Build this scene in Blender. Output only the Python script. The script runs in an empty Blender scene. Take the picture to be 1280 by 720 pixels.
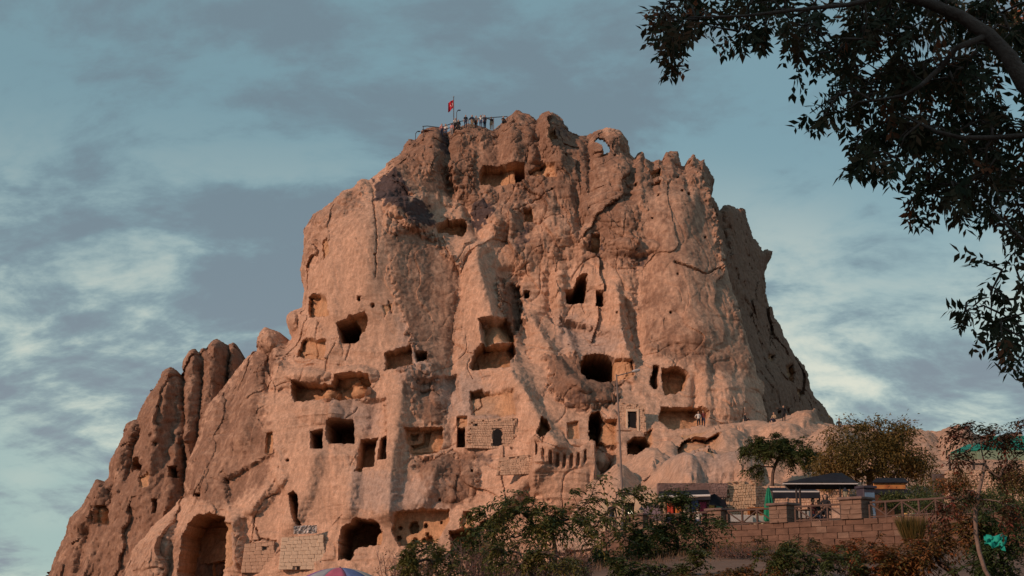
import bpy, bmesh, math, random
import numpy as np
from mathutils import Vector, Matrix
R = math.radians
random.seed(7); np.random.seed(7)
scn = bpy.context.scene
COL = scn.collection

# ------------------------------------------------------------------ camera
F = 1758.0; PITCH = R(13.0); CZ = 1.6            # focal length in photo pixels (1280 wide)
CP, SP = math.cos(PITCH), math.sin(PITCH)
cam_d = bpy.data.cameras.new('camera'); cam = bpy.data.objects.new('camera', cam_d); COL.objects.link(cam)
cam.location = (0, 0, CZ); cam.rotation_euler = (R(90) + PITCH, 0, 0)
cam_d.sensor_width = 36; cam_d.lens = 36 * F / 1280; cam_d.clip_start = 0.1; cam_d.clip_end = 6000
scn.camera = cam
scn.render.resolution_x = 1024; scn.render.resolution_y = 576

# ------------------------------------------------------------------ sky and sun
SUN_AZ, SUN_EL = R(52), R(23)                     # sun behind the viewer, to the left
SDIR = Vector((-math.sin(SUN_AZ) * math.cos(SUN_EL), -math.cos(SUN_AZ) * math.cos(SUN_EL), math.sin(SUN_EL)))
world = bpy.data.worlds.new('World'); scn.world = world; world.use_nodes = True
wt = world.node_tree; wt.nodes.clear()
def wn(t, **k):
    n = wt.nodes.new(t)
    for a, b in k.items(): setattr(n, a, b)
    return n
def wmath(op, a, b=None, clamp=False):
    n = wn('ShaderNodeMath', operation=op, use_clamp=clamp)
    for i, s in enumerate((a, b)):
        if s is None: continue
        if isinstance(s, (int, float)): n.inputs[i].default_value = s
        else: wt.links.new(s, n.inputs[i])
    return n.outputs[0]
def wmix(fac, a, b, blend='MIX'):
    n = wn('ShaderNodeMix', data_type='RGBA', blend_type=blend)
    for i, s in ((0, fac), (6, a), (7, b)):
        if isinstance(s, (int, float)): n.inputs[i].default_value = s
        elif isinstance(s, tuple): n.inputs[i].default_value = s
        else: wt.links.new(s, n.inputs[i])
    return n.outputs[2]
def wramp(x, lo, hi):
    n = wn('ShaderNodeMapRange', interpolation_type='SMOOTHSTEP')
    wt.links.new(x, n.inputs[0]); n.inputs[1].default_value = lo; n.inputs[2].default_value = hi
    return n.outputs[0]
sky = wn('ShaderNodeTexSky', sky_type='NISHITA', sun_disc=False, sun_elevation=SUN_EL,
         sun_rotation=math.atan2(SDIR.x, SDIR.y) % (2 * math.pi), altitude=1200, air_density=1.0, dust_density=0.8, ozone_density=2.0)
tc = wn('ShaderNodeTexCoord'); sx = wn('ShaderNodeSeparateXYZ'); wt.links.new(tc.outputs['Generated'], sx.inputs[0])
zz = wmath('ADD', wmath('MAXIMUM', sx.outputs[2], 0.0), 0.42)
cx = wmath('DIVIDE', sx.outputs[0], zz); cy = wmath('DIVIDE', sx.outputs[1], zz)
cv = wn('ShaderNodeCombineXYZ'); wt.links.new(cx, cv.inputs[0]); wt.links.new(cy, cv.inputs[1])
def wnoise(scale, loc, detail=6, rough=0.55, dist=0.2, sxy=(1, 1)):
    mp = wn('ShaderNodeMapping'); wt.links.new(cv.outputs[0], mp.inputs[0])
    mp.inputs['Location'].default_value = loc; mp.inputs['Scale'].default_value = (sxy[0], sxy[1], 1); mp.inputs['Rotation'].default_value = (0, 0, 0.3)
    n = wn('ShaderNodeTexNoise'); wt.links.new(mp.outputs[0], n.inputs['Vector'])
    n.inputs['Scale'].default_value = scale; n.inputs['Detail'].default_value = detail
    n.inputs['Roughness'].default_value = rough; n.inputs['Distortion'].default_value = dist
    return n.outputs[0]
CL_LOC1 = (16.900000, -3.900000, 0); CL_LOC2 = (9.1, 4.4, 0)
n1 = wnoise(2.6, CL_LOC1, 8, 0.6, 0.4, (1.0, 1.3))
n2 = wnoise(7.5, CL_LOC2, 7, 0.62, 0.3, (1.0, 1.5))
n3 = wnoise(1.3, (11.800000, 13.400000, 0), 3, 0.5, 0.0)
dens = wmath('ADD', wmath('MULTIPLY', n1, 0.66), wmath('MULTIPLY', n2, 0.34))
cover = wramp(dens, 0.445, 0.565)                       # grey cloud sheets
thin = wmath('SUBTRACT', 1.0, wramp(dens, 0.40, 0.52))  # bright gaps between them
low = wmath('SUBTRACT', 1.0, wramp(sx.outputs[2], 0.02, 0.36))   # the air is paler towards the horizon
SKY_TINT = (0.80, 1.04, 0.90, 1)
skyc = wmix(1.0, sky.outputs[0], SKY_TINT, 'MULTIPLY')
veil = wmix(0.80, skyc, (1.5, 2.35, 2.6, 1))
veil = wmix(wmath('MULTIPLY', low, 0.75), veil, (2.9, 3.75, 3.5, 1))
grey = wmix(low, (1.2, 1.66, 2.0, 1), (1.7, 1.95, 2.3, 1))
c1 = wmix(wmath('MULTIPLY', cover, 0.9), veil, grey)
bright = wmath('MULTIPLY', wmath('MULTIPLY', thin, low), wramp(n3, 0.40, 0.60))
c2 = wmix(wmath('MULTIPLY', bright, 1.0), c1, (6.4, 6.1, 4.9, 1))
bg = wn('ShaderNodeBackground'); wt.links.new(c2, bg.inputs[0]); bg.inputs[1].default_value = 0.142
wo = wn('ShaderNodeOutputWorld'); wt.links.new(bg.outputs[0], wo.inputs[0])
sun_d = bpy.data.lights.new('sun', 'SUN'); sun_d.energy = 2.95; sun_d.angle = R(1.0); sun_d.color = (1.0, 0.615, 0.43)
sun = bpy.data.objects.new('sun', sun_d); COL.objects.link(sun)
sun.rotation_euler = SDIR.to_track_quat('Z', 'Y').to_euler()
vs = scn.view_settings; vs.view_transform = 'Standard'; vs.look = 'None'; vs.exposure = 0.0; vs.gamma = 1.0; vs.use_curve_mapping = False

# ------------------------------------------------------------------ pixel <-> world
def ray(u, v):
    a, b = (u - 640) / F, (360 - v) / F
    return Vector((a, CP - b * SP, SP + b * CP))
def at(u, v, y):                                   # point seen at pixel (u,v) at world distance y
    d = ray(u, v); k = y / d.y
    return Vector((d.x * k, y, CZ + d.z * k))
def atz(u, v, z):                                  # point seen at pixel (u,v) on the level z
    d = ray(u, v); k = (z - CZ) / d.z
    return Vector((d.x * k, d.y * k, z))
def proj(x, y, z):
    den = y * CP + (z - CZ) * SP
    return 640 + F * x / den, 360 - F * ((z - CZ) * CP - y * SP) / den

# ------------------------------------------------------------------ helpers
def tag(o, label=None, cat=None, group=None, kind=None):
    if label: o['label'] = label
    if cat: o['category'] = cat
    if group: o['group'] = group
    if kind: o['kind'] = kind
    return o
def empty(name, loc=(0, 0, 0), rz=0.0):
    o = bpy.data.objects.new(name, None); COL.objects.link(o); o.location = loc; o.rotation_euler = (0, 0, rz)
    o.empty_display_size = 0.2
    return o
def link(name, me, parent=None, loc=None, rot=None):
    o = bpy.data.objects.new(name, me); COL.objects.link(o)
    if parent is not None: o.parent = parent
    if loc is not None: o.location = loc
    if rot is not None: o.rotation_euler = rot
    return o
def copy_tree(o, parent=None):
    c = o.copy(); COL.objects.link(c); c.parent = parent
    for ch in o.children: copy_tree(ch, c)
    return c
class MB:                                           # collects simple shapes into one mesh
    def __init__(s): s.v = []; s.f = []; s.m = []; s.mi = 0
    def add(s, vs_, fs_):
        o = len(s.v); s.v += [tuple(p) for p in vs_]
        for f in fs_: s.f.append(tuple(i + o for i in f)); s.m.append(s.mi)
    def box(s, c, d, rz=0.0, M=None, bev=0.0):
        hx, hy, hz = d[0] / 2, d[1] / 2, d[2] / 2
        if bev <= 0:
            P = [Vector((x, y, z)) for z in (-hz, hz) for x, y in ((-hx, -hy), (hx, -hy), (hx, hy), (-hx, hy))]
            FS = [(3, 2, 1, 0), (4, 5, 6, 7), (0, 1, 5, 4), (1, 2, 6, 5), (2, 3, 7, 6), (3, 0, 4, 7)]
        else:
            b = min(bev, hx * .9, hy * .9, hz * .9)
            def ring(z, e): return [Vector((x, y, z)) for x, y in ((-hx + e, -hy + e), (hx - e, -hy + e), (hx - e, hy - e), (-hx + e, hy - e))]
            def ring8(z): return [Vector(p + (z,)) for p in ((-hx + b, -hy), (hx - b, -hy), (hx, -hy + b), (hx, hy - b), (hx - b, hy), (-hx + b, hy), (-hx, hy - b), (-hx, -hy + b))]
            P = ring(-hz, b) + ring8(-hz + b) + ring8(hz - b) + ring(hz, b)
            FS = [(3, 2, 1, 0), (20, 21, 22, 23)]
            for i in range(8): j = (i + 1) % 8; FS.append((4 + i, 4 + j, 12 + j, 12 + i))
            for k in range(4):
                e0, e1 = 4 + 2 * k, 4 + 2 * k + 1; pv = 4 + (2 * k - 1) % 8
                FS.append((k, (k + 1) % 4, e1, e0)); FS.append((k, e0, pv))
                t0, t1, tp = e0 + 8, e1 + 8, pv + 8
                FS.append((20 + k, t0, t1, 20 + (k + 1) % 4)); FS.append((20 + k, tp, t0))
        if M is None: M = Matrix.Translation(c) @ Matrix.Rotation(rz, 4, 'Z')
        else: M = Matrix.Translation(c) @ M
        s.add([M @ p for p in P], FS)
    def tube(s, pts, rad, n=8, cap=True):
        pts = [Vector(p) for p in pts]; m = len(pts)
        if isinstance(rad, (int, float)): rad = [rad] * m
        rings = []; ref = None
        for i, p in enumerate(pts):
            t = (pts[min(i + 1, m - 1)] - pts[max(i - 1, 0)]).normalized()
            if ref is None: ref = Vector((1, 0, 0)) if abs(t.x) < .8 else Vector((0, 1, 0))
            a = t.cross(ref); a = a.normalized() if a.length > 1e-5 else t.orthogonal().normalized()
            b = t.cross(a); ref = -b if False else a.cross(t) * 1.0
            ref = b * -1.0
            ref = a.cross(t)
            rings.append([p + (a * math.cos(2 * math.pi * k / n) + b * math.sin(2 * math.pi * k / n)) * rad[i] for k in range(n)])
        V = [q for r_ in rings for q in r_]; FS = []
        for i in range(m - 1):
            for k in range(n):
                j = (k + 1) % n; FS.append((i * n + k, i * n + j, (i + 1) * n + j, (i + 1) * n + k))
        if cap: FS.append(tuple(range(n - 1, -1, -1))); FS.append(tuple((m - 1) * n + k for k in range(n)))
        s.add(V, FS)
    def lathe(s, prof, c=(0, 0, 0), n=12, M=None):
        c = Vector(c); V = []; FS = []
        for r_, z in prof:
            for k in range(n):
                p = Vector((r_ * math.cos(2 * math.pi * k / n), r_ * math.sin(2 * math.pi * k / n), z))
                V.append(c + (M @ p if M else p))
        for i in range(len(prof) - 1):
            for k in range(n):
                j = (k + 1) % n; FS.append((i * n + k, i * n + j, (i + 1) * n + j, (i + 1) * n + k))
        FS.append(tuple(range(n - 1, -1, -1))); FS.append(tuple((len(prof) - 1) * n + k for k in range(n)))
        s.add(V, FS)
    def prism(s, poly, y0, y1, fn=None):            # polygon in (x,z) pushed along y
        n = len(poly); V = [Vector((p[0], y0, p[1])) for p in poly] + [Vector((p[0], y1, p[1])) for p in poly]
        FS = [tuple(range(n)), tuple(range(2 * n - 1, n - 1, -1))] + [((i + 1) % n, i, n + i, n + (i + 1) % n) for i in range(n)]
        s.add([fn(p) for p in V] if fn else V, FS)
    def mesh(s, name, mats):
        me = bpy.data.meshes.new(name); me.from_pydata(s.v, [], s.f)
        for m in (mats if isinstance(mats, (list, tuple)) else [mats]): me.materials.append(m)
        if any(s.m): me.polygons.foreach_set('material_index', s.m)
        me.update(); return me
    def build(s, name, mats, parent=None, smooth=False, loc=None, rot=None):
        me = s.mesh(name, mats)
        if smooth: me.shade_smooth()
        return link(name, me, parent, loc, rot)

# ------------------------------------------------------------------ materials
def new_mat(name):
    m = bpy.data.materials.new(name); m.use_nodes = True; nt = m.node_tree; nt.nodes.clear()
    out = nt.nodes.new('ShaderNodeOutputMaterial'); b = nt.nodes.new('ShaderNodeBsdfPrincipled')
    nt.links.new(b.outputs[0], out.inputs[0]); return m, nt, b
def mat(name, col, rough=0.8, var=0.25, scale=4.0, bump=0.2, bscale=None, metal=0.0, spec=0.3, col2=None, stretch=(1, 1, 1)):
    """plain surface with a noise-driven change of tone and a fine relief"""
    m, nt, b = new_mat(name); N = nt.nodes; L = nt.links
    t = N.new('ShaderNodeTexCoord'); mp = N.new('ShaderNodeMapping'); L.new(t.outputs['Object'], mp.inputs[0]); mp.inputs['Scale'].default_value = stretch
    oi = N.new('ShaderNodeObjectInfo')
    n = N.new('ShaderNodeTexNoise'); n.noise_dimensions = '4D'; L.new(mp.outputs[0], n.inputs['Vector']); n.inputs['Scale'].default_value = scale; n.inputs['Detail'].default_value = 6
    mm = N.new('ShaderNodeMath'); mm.operation = 'MULTIPLY'; mm.inputs[1].default_value = 37.0; L.new(oi.outputs['Random'], mm.inputs[0]); L.new(mm.outputs[0], n.inputs['W'])
    r = N.new('ShaderNodeValToRGB'); L.new(n.outputs[0], r.inputs[0])
    c2 = col2 if col2 else tuple(min(1, c * (1 + var)) for c in col)
    r.color_ramp.elements[0].position = 0.3; r.color_ramp.elements[1].position = 0.7
    r.color_ramp.elements[0].color = tuple(c * (1 - var) for c in col) + (1,); r.color_ramp.elements[1].color = tuple(c2) + (1,)
    L.new(r.outputs[0], b.inputs['Base Color'])
    b.inputs['Roughness'].default_value = rough; b.inputs['Metallic'].default_value = metal; b.inputs['Specular IOR Level'].default_value = spec
    if bump > 0:
        n2 = N.new('ShaderNodeTexNoise'); L.new(mp.outputs[0], n2.inputs['Vector']); n2.inputs['Scale'].default_value = bscale or scale * 6; n2.inputs['Detail'].default_value = 5
        bp = N.new('ShaderNodeBump'); bp.inputs['Strength'].default_value = bump; bp.inputs['Distance'].default_value = 0.05
        L.new(n2.outputs[0], bp.inputs['Height']); L.new(bp.outputs[0], b.inputs['Normal'])
    return m
def leaf_mat(name, cols, trans=0.25, rough=0.5):
    """leaf colour picked per leaf from the 'tint' attribute"""
    m, nt, b = new_mat(name); N = nt.nodes; L = nt.links
    a = N.new('ShaderNodeAttribute'); a.attribute_name = 'tint'
    r = N.new('ShaderNodeValToRGB'); L.new(a.outputs['Fac'], r.inputs[0]); r.color_ramp.elements.remove(r.color_ramp.elements[0])
    r.color_ramp.elements[0].position = 0; r.color_ramp.elements[0].color = cols[0] + (1,)
    for i, c in enumerate(cols[1:]):
        e = r.color_ramp.elements.new((i + 1) / (len(cols) - 1)); e.color = c + (1,)
    L.new(r.outputs[0], b.inputs['Base Color']); b.inputs['Roughness'].default_value = rough; b.inputs['Specular IOR Level'].default_value = 0.25
    tr = N.new('ShaderNodeBsdfTranslucent'); L.new(r.outputs[0], tr.inputs[0])
    mx = N.new('ShaderNodeMixShader'); mx.inputs[0].default_value = trans
    L.new(b.outputs[0], mx.inputs[1]); L.new(tr.outputs[0], mx.inputs[2])
    L.new(mx.outputs[0], N['Material Output'].inputs[0]); return m

# ------------------------------------------------------------------ numpy noise
def _hash(ix, iy, iz, seed):
    h = (ix.astype(np.int64) * 374761393 + iy.astype(np.int64) * 668265263 + iz.astype(np.int64) * 2147483647 + seed * 974634777) & 0xFFFFFFFF
    h = ((h ^ (h >> 13)) * 1274126177) & 0xFFFFFFFF
    h = ((h ^ (h >> 16)) * 2246822519) & 0xFFFFFFFF
    return (h ^ (h >> 15)) & 0xFFFFFFFF
def noise3(x, y, z, seed=0):                        # gradient noise, about -1..1
    x0, y0, z0 = np.floor(x), np.floor(y), np.floor(z)
    fx, fy, fz = x - x0, y - y0, z - z0
    wx, wy, wz = (t * t * t * (t * (t * 6 - 15) + 10) for t in (fx, fy, fz))
    x0, y0, z0 = x0.astype(np.int64), y0.astype(np.int64), z0.astype(np.int64)
    res = np.zeros_like(x)
    for dx in (0, 1):
        for dy in (0, 1):
            for dz in (0, 1):
                h = _hash(x0 + dx, y0 + dy, z0 + dz, seed)
                g = ((h & 1023) / 511.5 - 1) * (fx - dx) + (((h >> 10) & 1023) / 511.5 - 1) * (fy - dy) + (((h >> 20) & 1023) / 511.5 - 1) * (fz - dz)
                res += g * (wx if dx else 1 - wx) * (wy if dy else 1 - wy) * (wz if dz else 1 - wz)
    return res * 1.5
def fbm(x, y, z, octv=4, seed=0, gain=0.5, ridged=False):
    s = np.zeros_like(x); a = 1.0; t = 0
    for o in range(octv):
        n = noise3(x * 2.03 ** o, y * 2.03 ** o, z * 2.03 ** o, seed + o * 17)
        if ridged: n = 1 - 2 * np.abs(n)
        s += a * n; t += a; a *= gain
    return s / t
def worley2(x, y, seed=0):                          # returns F1, F2, id(0..1)
    x0, y0 = np.floor(x).astype(np.int64), np.floor(y).astype(np.int64)
    f1 = np.full(x.shape, 9.0); f2 = np.full(x.shape, 9.0); idd = np.zeros(x.shape)
    for dx in (-1, 0, 1):
        for dy in (-1, 0, 1):
            h = _hash(x0 + dx, y0 + dy, np.zeros_like(x0), seed)
            px = x0 + dx + (h & 1023) / 1023.0; py = y0 + dy + ((h >> 10) & 1023) / 1023.0
            d = np.hypot(px - x, py - y); c = d < f1
            f2 = np.where(c, f1, np.minimum(f2, d)); idd = np.where(c, ((h >> 20) & 1023) / 1023.0, idd); f1 = np.where(c, d, f1)
    return f1, f2, idd
def sstep(t): t = np.clip(t, 0, 1); return t * t * (3 - 2 * t)
def poly_sd(u, v, poly):                            # signed distance to a polygon, negative inside
    p = np.array(poly, float); n = len(p); d = np.full(u.shape, 1e9); ins = np.zeros(u.shape, bool)
    for i in range(n):
        ax, ay = p[i]; bx, by = p[(i + 1) % n]; ex, ey = bx - ax, by - ay
        t = np.clip(((u - ax) * ex + (v - ay) * ey) / (ex * ex + ey * ey + 1e-9), 0, 1)
        d = np.minimum(d, (u - ax - t * ex) ** 2 + (v - ay - t * ey) ** 2)
        if ay != by:
            c = ((ay > v) != (by > v)) & (u < (bx - ax) * (v - ay) / (by - ay) + ax); ins ^= c
    d = np.sqrt(d); return np.where(ins, -d, d)

# ================================================================== THE ROCK
def tps(pts, U, V):                                 # thin-plate surface through (u,v,depth) points
    P = np.array(pts, float); n = len(P); S = 100.0
    def k(r2): return np.where(r2 > 1e-12, r2 * np.log(r2 + 1e-12), 0) * 0.5
    A = np.zeros((n + 3, n + 3)); X = P[:, :2] / S
    A[:n, :n] = k(((X[:, None] - X[None]) ** 2).sum(-1)) + np.eye(n) * 0.02
    A[:n, n] = 1; A[:n, n + 1:] = X; A[n, :n] = 1; A[n + 1:, :n] = X.T
    w = np.linalg.solve(A, np.r_[P[:, 2], 0, 0, 0])
    out = w[n] + w[n + 1] * U / S + w[n + 2] * V / S
    for i in range(n): out = out + w[i] * k((U / S - X[i, 0]) ** 2 + (V / S - X[i, 1]) ** 2)
    return out
class Relief:
    def __init__(s, u, v, x, y, z):
        s.u, s.v, s.x, s.y, s.z = u, v, x, y, z; s.r = np.zeros_like(u)
        s.lich = np.zeros_like(u); s.dark = np.zeros_like(u); s.ochre = np.zeros_like(u); s.smooth = np.zeros_like(u); s.grey = np.zeros_like(u); s.hole = np.zeros(u.shape, bool); s.bp = .75; s.up = np.zeros_like(u); s.near_hole = np.zeros(u.shape, bool)
        s.wu = u + 1.6 * noise3(u / 7, v / 7, 0 * u, 3) + 0.8 * noise3(u / 2.7, v / 2.7, 0 * u, 4)
        s.wv = v + 1.6 * noise3(u / 7, v / 7, 0 * u + 5, 5) + 0.8 * noise3(u / 2.7, v / 2.7, 0 * u + 5, 6)
    def _sel(s, poly, pad):
        p = np.array(poly, float)
        return np.where((s.u > p[:, 0].min() - pad) & (s.u < p[:, 0].max() + pad) & (s.v > p[:, 1].min() - pad) & (s.v < p[:, 1].max() + pad))[0]
    def mask(s, poly, soft, warp=1.0, pad=None):
        i = s._sel(poly, 6 + soft * 2)
        uu = s.u[i] + (s.wu[i] - s.u[i]) * warp; vv = s.v[i] + (s.wv[i] - s.v[i]) * warp
        return i, sstep(0.5 - poly_sd(uu, vv, poly) / soft)
    def carve(s, poly, depth, soft=1.6, warp=1.15, tint=True):
        i, m = s.mask(poly, soft, warp); s.r[i] += depth * m
        if tint: s.smooth[i] = np.maximum(s.smooth[i], m); s.ochre[i] = np.maximum(s.ochre[i], 0.75 * m); s.lich[i] *= 1 - m; s.dark[i] *= 1 - m
    def facet(s, poly, a, b, off=0.0, soft=8, warp=2.0):     # tilted plane patch: metres per pixel
        i, m = s.mask(poly, soft, warp); c = np.array(poly, float).mean(0)
        s.r[i] += (a * (s.u[i] - c[0]) + b * (s.v[i] - c[1]) + off) * m
    def blob(s, cu, cv_, ru, rv, h):
        q = ((s.wu - cu) / ru) ** 2 + ((s.wv - cv_) / rv) ** 2
        s.r -= h * (np.clip(1 - q, 0, 1) ** s.bp) if h > 0 else h * np.exp(-q * 1.5)
    def dome(s, cu, cv_, ru, rv, h, p=.5):
        q = ((s.wu - cu) / ru) ** 2 + ((s.wv - cv_) / rv) ** 2; s.up = np.maximum(s.up, h * np.clip(1 - q, 0, 1) ** p)
    def vridge(s, pts, wl, wr, h, tap=25):                   # near-vertical rib (h>0) or groove (h<0)
        p = np.array(pts, float); p = p[np.argsort(p[:, 1])]
        dx = s.u + (s.wu - s.u) * 1.5 - np.interp(s.v, p[:, 1], p[:, 0])
        g = np.where(dx < 0, np.exp(-(dx / wl) ** 2), np.exp(-(dx / wr) ** 2))
        s.r -= h * g * sstep((s.v - p[0, 1] + tap * .5) / tap) * sstep((p[-1, 1] + tap * .5 - s.v) / tap)
    def paint(s, arr, poly, val=1.0, soft=14, warp=6.0):
        i, m = s.mask(poly, soft, warp); arr[i] = np.clip(arr[i] * (1 - m) + val * m, 0, 1)

def facets(x, z, cx_, cz_, seed, off_=.3):
    """cells with randomly tilted flat faces: broken rock"""
    a, b = x / cx_, z / cz_; a = a + .25 * noise3(x / cx_ * 1.7, z / cz_ * 1.7, 0 * x, seed + 1); x0, y0 = np.floor(a).astype(np.int64), np.floor(b).astype(np.int64)
    f1 = np.full(x.shape, 9.0); f2 = np.full(x.shape, 9.0); val = np.zeros(x.shape)
    for dx in (-1, 0, 1):
        for dy in (-1, 0, 1):
            h = _hash(x0 + dx, y0 + dy, np.zeros_like(x0), seed); h2 = _hash(x0 + dx, y0 + dy, np.ones_like(x0), seed)
            px = x0 + dx + (h & 1023) / 1023.0; py = y0 + dy + ((h >> 10) & 1023) / 1023.0; d = np.hypot(px - a, py - b); c = d < f1
            f2 = np.where(c, f1, np.minimum(f2, d)); v_ = ((h2 & 1023) / 511.5 - 1) * (a - px) + ((h2 >> 10 & 1023) / 511.5 - 1) * .6 * (b - py) + ((h >> 20) & 1023) / 1023.0 * off_
            val = np.where(c, v_, val); f1 = np.where(c, d, f1)
    return val - off_ * .5, f2 - f1
ROCKS = {}
def make_rock(name, outline, ctrl, xr, zr, step, edges, details, parent, rough=1.0, hang=14.0, wob=2.2, regkey=None, edge_fn=None):
    # depth map in steps of 2 px, then each (x,z) column of a level grid is pushed back until it meets that surface
    us = np.arange(-120, 1420, 2.0); vs_ = np.arange(40, 860, 2.0); UU, VV = np.meshgrid(us, vs_)
    base = tps(ctrl, UU, VV)
    near = np.array(outline, float)
    wu = UU + wob * noise3(UU / 11, VV / 11, 0 * UU, 21) + wob * .6 * noise3(UU / 4.5, VV / 4.5, 0 * UU, 22)
    wv = VV + wob * noise3(UU / 11, VV / 11, 0 * UU, 23) + wob * .6 * noise3(UU / 4.5, VV / 4.5, 0 * UU, 24)
    sd = poly_sd(wu, wv, outline)
    for w, Rr in edges:
        t = 1 - np.clip(-sd / w, 0, 1); base = base + Rr * t ** 2.6 * (edge_fn(UU, VV) if edge_fn else 1.0)
    nx, nz = int((xr[1] - xr[0]) / step) + 1, int((zr[1] - zr[0]) / step) + 1
    X, Z = np.meshgrid(np.linspace(*xr, nx), np.linspace(*zr, nz))
    def samp(A, u, v):
        fu = np.clip((u - us[0]) / 2, 0, len(us) - 1.001); fv = np.clip((v - vs_[0]) / 2, 0, len(vs_) - 1.001)
        iu, iv = fu.astype(int), fv.astype(int); a, b = fu - iu, fv - iv
        return (A[iv, iu] * (1 - a) + A[iv, iu + 1] * a) * (1 - b) + (A[iv + 1, iu] * (1 - a) + A[iv + 1, iu + 1] * a) * b
    lo, hi = np.full(X.shape, 60.0), np.full(X.shape, 240.0)
    for _ in range(24):
        y = (lo + hi) / 2; u, v = proj(X, y, Z); g = y - samp(base, u, v); hi = np.where(g > 0, y, hi); lo = np.where(g > 0, lo, y)
    Y = (lo + hi) / 2; u, v = proj(X, Y, Z); S = samp(sd, u, v)
    keep = S < 1.0
    # per-vertex arrays of the kept part
    idx = np.full(X.shape, -1, int); kk = np.where(keep.ravel())[0]
    x, y, z, u, v = (a.ravel()[kk] for a in (X, Y, Z, u, v))
    rl = Relief(u, v, x, y, z); details(rl)
    y = y + rl.r; z = z + rl.up
    ok = ~rl.hole
    Yg = np.full(X.size, np.nan); Yg[kk] = y; Yg = Yg.reshape(X.shape)
    # normals from the grid
    Yf = np.where(np.isnan(Yg), np.nanmean(Yg), Yg)
    gz, gx = np.gradient(Yf, step); gx, gz = np.clip(gx, -3, 3), np.clip(gz, -3, 3)
    nl = np.sqrt(gx ** 2 + gz ** 2 + 1); nxv, nyv, nzv = (gx / nl).ravel()[kk], (-1 / nl).ravel()[kk], (gz / nl).ravel()[kk]
    amp = rough * (1 - 0.72 * rl.smooth) * (0.55 + 0.6 * np.clip(rl.lich + rl.dark, 0, 1))
    d = amp * (0.22 * fbm(x / 3.2, y / 3.2, z / 4.2, 4, 31) + 0.12 * fbm(x / 1.2, y / 1.2, z / 1.7, 3, 37) + 0.12 * fbm(x / .5, y / .5, z / .62, 3, 41, .6, ridged=True) * (.45 + .6 * rl.lich))
    # small solution pits of the tuff
    f1, f2, cid = worley2(x / 0.95, z / 0.95, 77); n_p = fbm(x / 5, y / 5, z / 5, 2, 79)
    d -= rough * 0.16 * (cid > 0.90) * sstep((0.26 - f1) / 0.2) * (1 - rl.smooth) * sstep((n_p - .05) / .2)
    x2, y2, z2 = x + nxv * d, y + nyv * d, z + nzv * d
    good = np.zeros(X.size, bool); good[kk[ok]] = True; good = good.reshape(X.shape)
    cell = good[:-1, :-1] & good[1:, :-1] & good[:-1, 1:] & good[1:, 1:]
    used = np.zeros(X.shape, bool); used[:-1, :-1] |= cell; used[1:, :-1] |= cell; used[:-1, 1:] |= cell; used[1:, 1:] |= cell
    remap = np.full(X.size, -1, int); uid = np.where(used.ravel())[0]; remap[uid] = np.arange(len(uid)); rm = remap.reshape(X.shape)
    loc = np.full(X.size, -1, int); loc[kk] = np.arange(len(kk)); sel = loc[uid]
    co = np.stack([x2[sel], y2[sel], z2[sel]], 1)
    ci, cj = np.where(cell)
    q = np.stack([rm[ci, cj], rm[ci, cj + 1], rm[ci + 1, cj + 1], rm[ci + 1, cj]], 1)      # faces the viewer (-y)
    # rim: close the sheet backwards so that the mass has depth
    e = np.concatenate([q[:, [0, 1]], q[:, [1, 2]], q[:, [2, 3]], q[:, [3, 0]]]); key = np.sort(e, 1); key = key[:, 0] * (len(uid) + 1) + key[:, 1]
    _, inv, cnt = np.unique(key, return_inverse=True, return_counts=True); be = e[cnt[inv.ravel()] == 1]
    bv = np.unique(be); bm_ = np.full(len(uid), -1, int); bm_[bv] = len(uid) + np.arange(len(bv))
    cx0, cz0 = co[:, 0].mean(), co[:, 2].mean()
    uvb = np.stack([u[sel][bv], v[sel][bv]], 1); inh = rl.near_hole[sel][bv]
    back = co[bv].copy(); back0 = back.copy(); back[:, 1] += hang; back[:, 0] += (cx0 - back[:, 0]) * .06; back[:, 2] += (cz0 - back[:, 2]) * .06
    back[inh] = back0[inh]; back[inh, 1] += .9
    rim = np.stack([be[:, 1], be[:, 0], bm_[be[:, 0]], bm_[be[:, 1]]], 1)
    V = np.concatenate([co, back]); Q = np.concatenate([q, rim])
    me = bpy.data.meshes.new(name); me.vertices.add(len(V)); me.vertices.foreach_set('co', V.ravel().astype(np.float32))
    me.loops.add(Q.size); me.loops.foreach_set('vertex_index', Q.ravel().astype(np.int32))
    me.polygons.add(len(Q)); me.polygons.foreach_set('loop_start', np.arange(0, Q.size, 4, dtype=np.int32)); me.polygons.foreach_set('loop_total', np.full(len(Q), 4, np.int32))
    me.update(calc_edges=True); me.validate(); me.shade_smooth()
    me.set_sharp_from_angle(angle=R(48))
    # stone colour: what grows on it, fresh cuts, and shade painted on the flank
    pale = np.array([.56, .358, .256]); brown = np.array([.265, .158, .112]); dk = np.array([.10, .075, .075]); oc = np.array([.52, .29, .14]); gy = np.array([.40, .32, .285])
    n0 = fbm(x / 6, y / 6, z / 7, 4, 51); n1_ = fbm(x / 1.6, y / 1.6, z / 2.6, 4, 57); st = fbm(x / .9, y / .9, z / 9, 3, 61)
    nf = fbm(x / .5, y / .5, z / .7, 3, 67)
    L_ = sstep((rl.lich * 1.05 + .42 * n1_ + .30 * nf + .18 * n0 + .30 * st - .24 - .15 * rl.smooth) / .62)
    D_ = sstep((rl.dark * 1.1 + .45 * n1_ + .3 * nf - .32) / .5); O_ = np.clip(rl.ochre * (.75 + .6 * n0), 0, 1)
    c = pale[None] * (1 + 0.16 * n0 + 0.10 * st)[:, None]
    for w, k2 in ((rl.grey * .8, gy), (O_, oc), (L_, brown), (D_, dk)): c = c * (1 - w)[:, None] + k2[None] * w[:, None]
    c = c * (1 + 0.13 * n1_ + 0.06 * st)[:, None]
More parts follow.
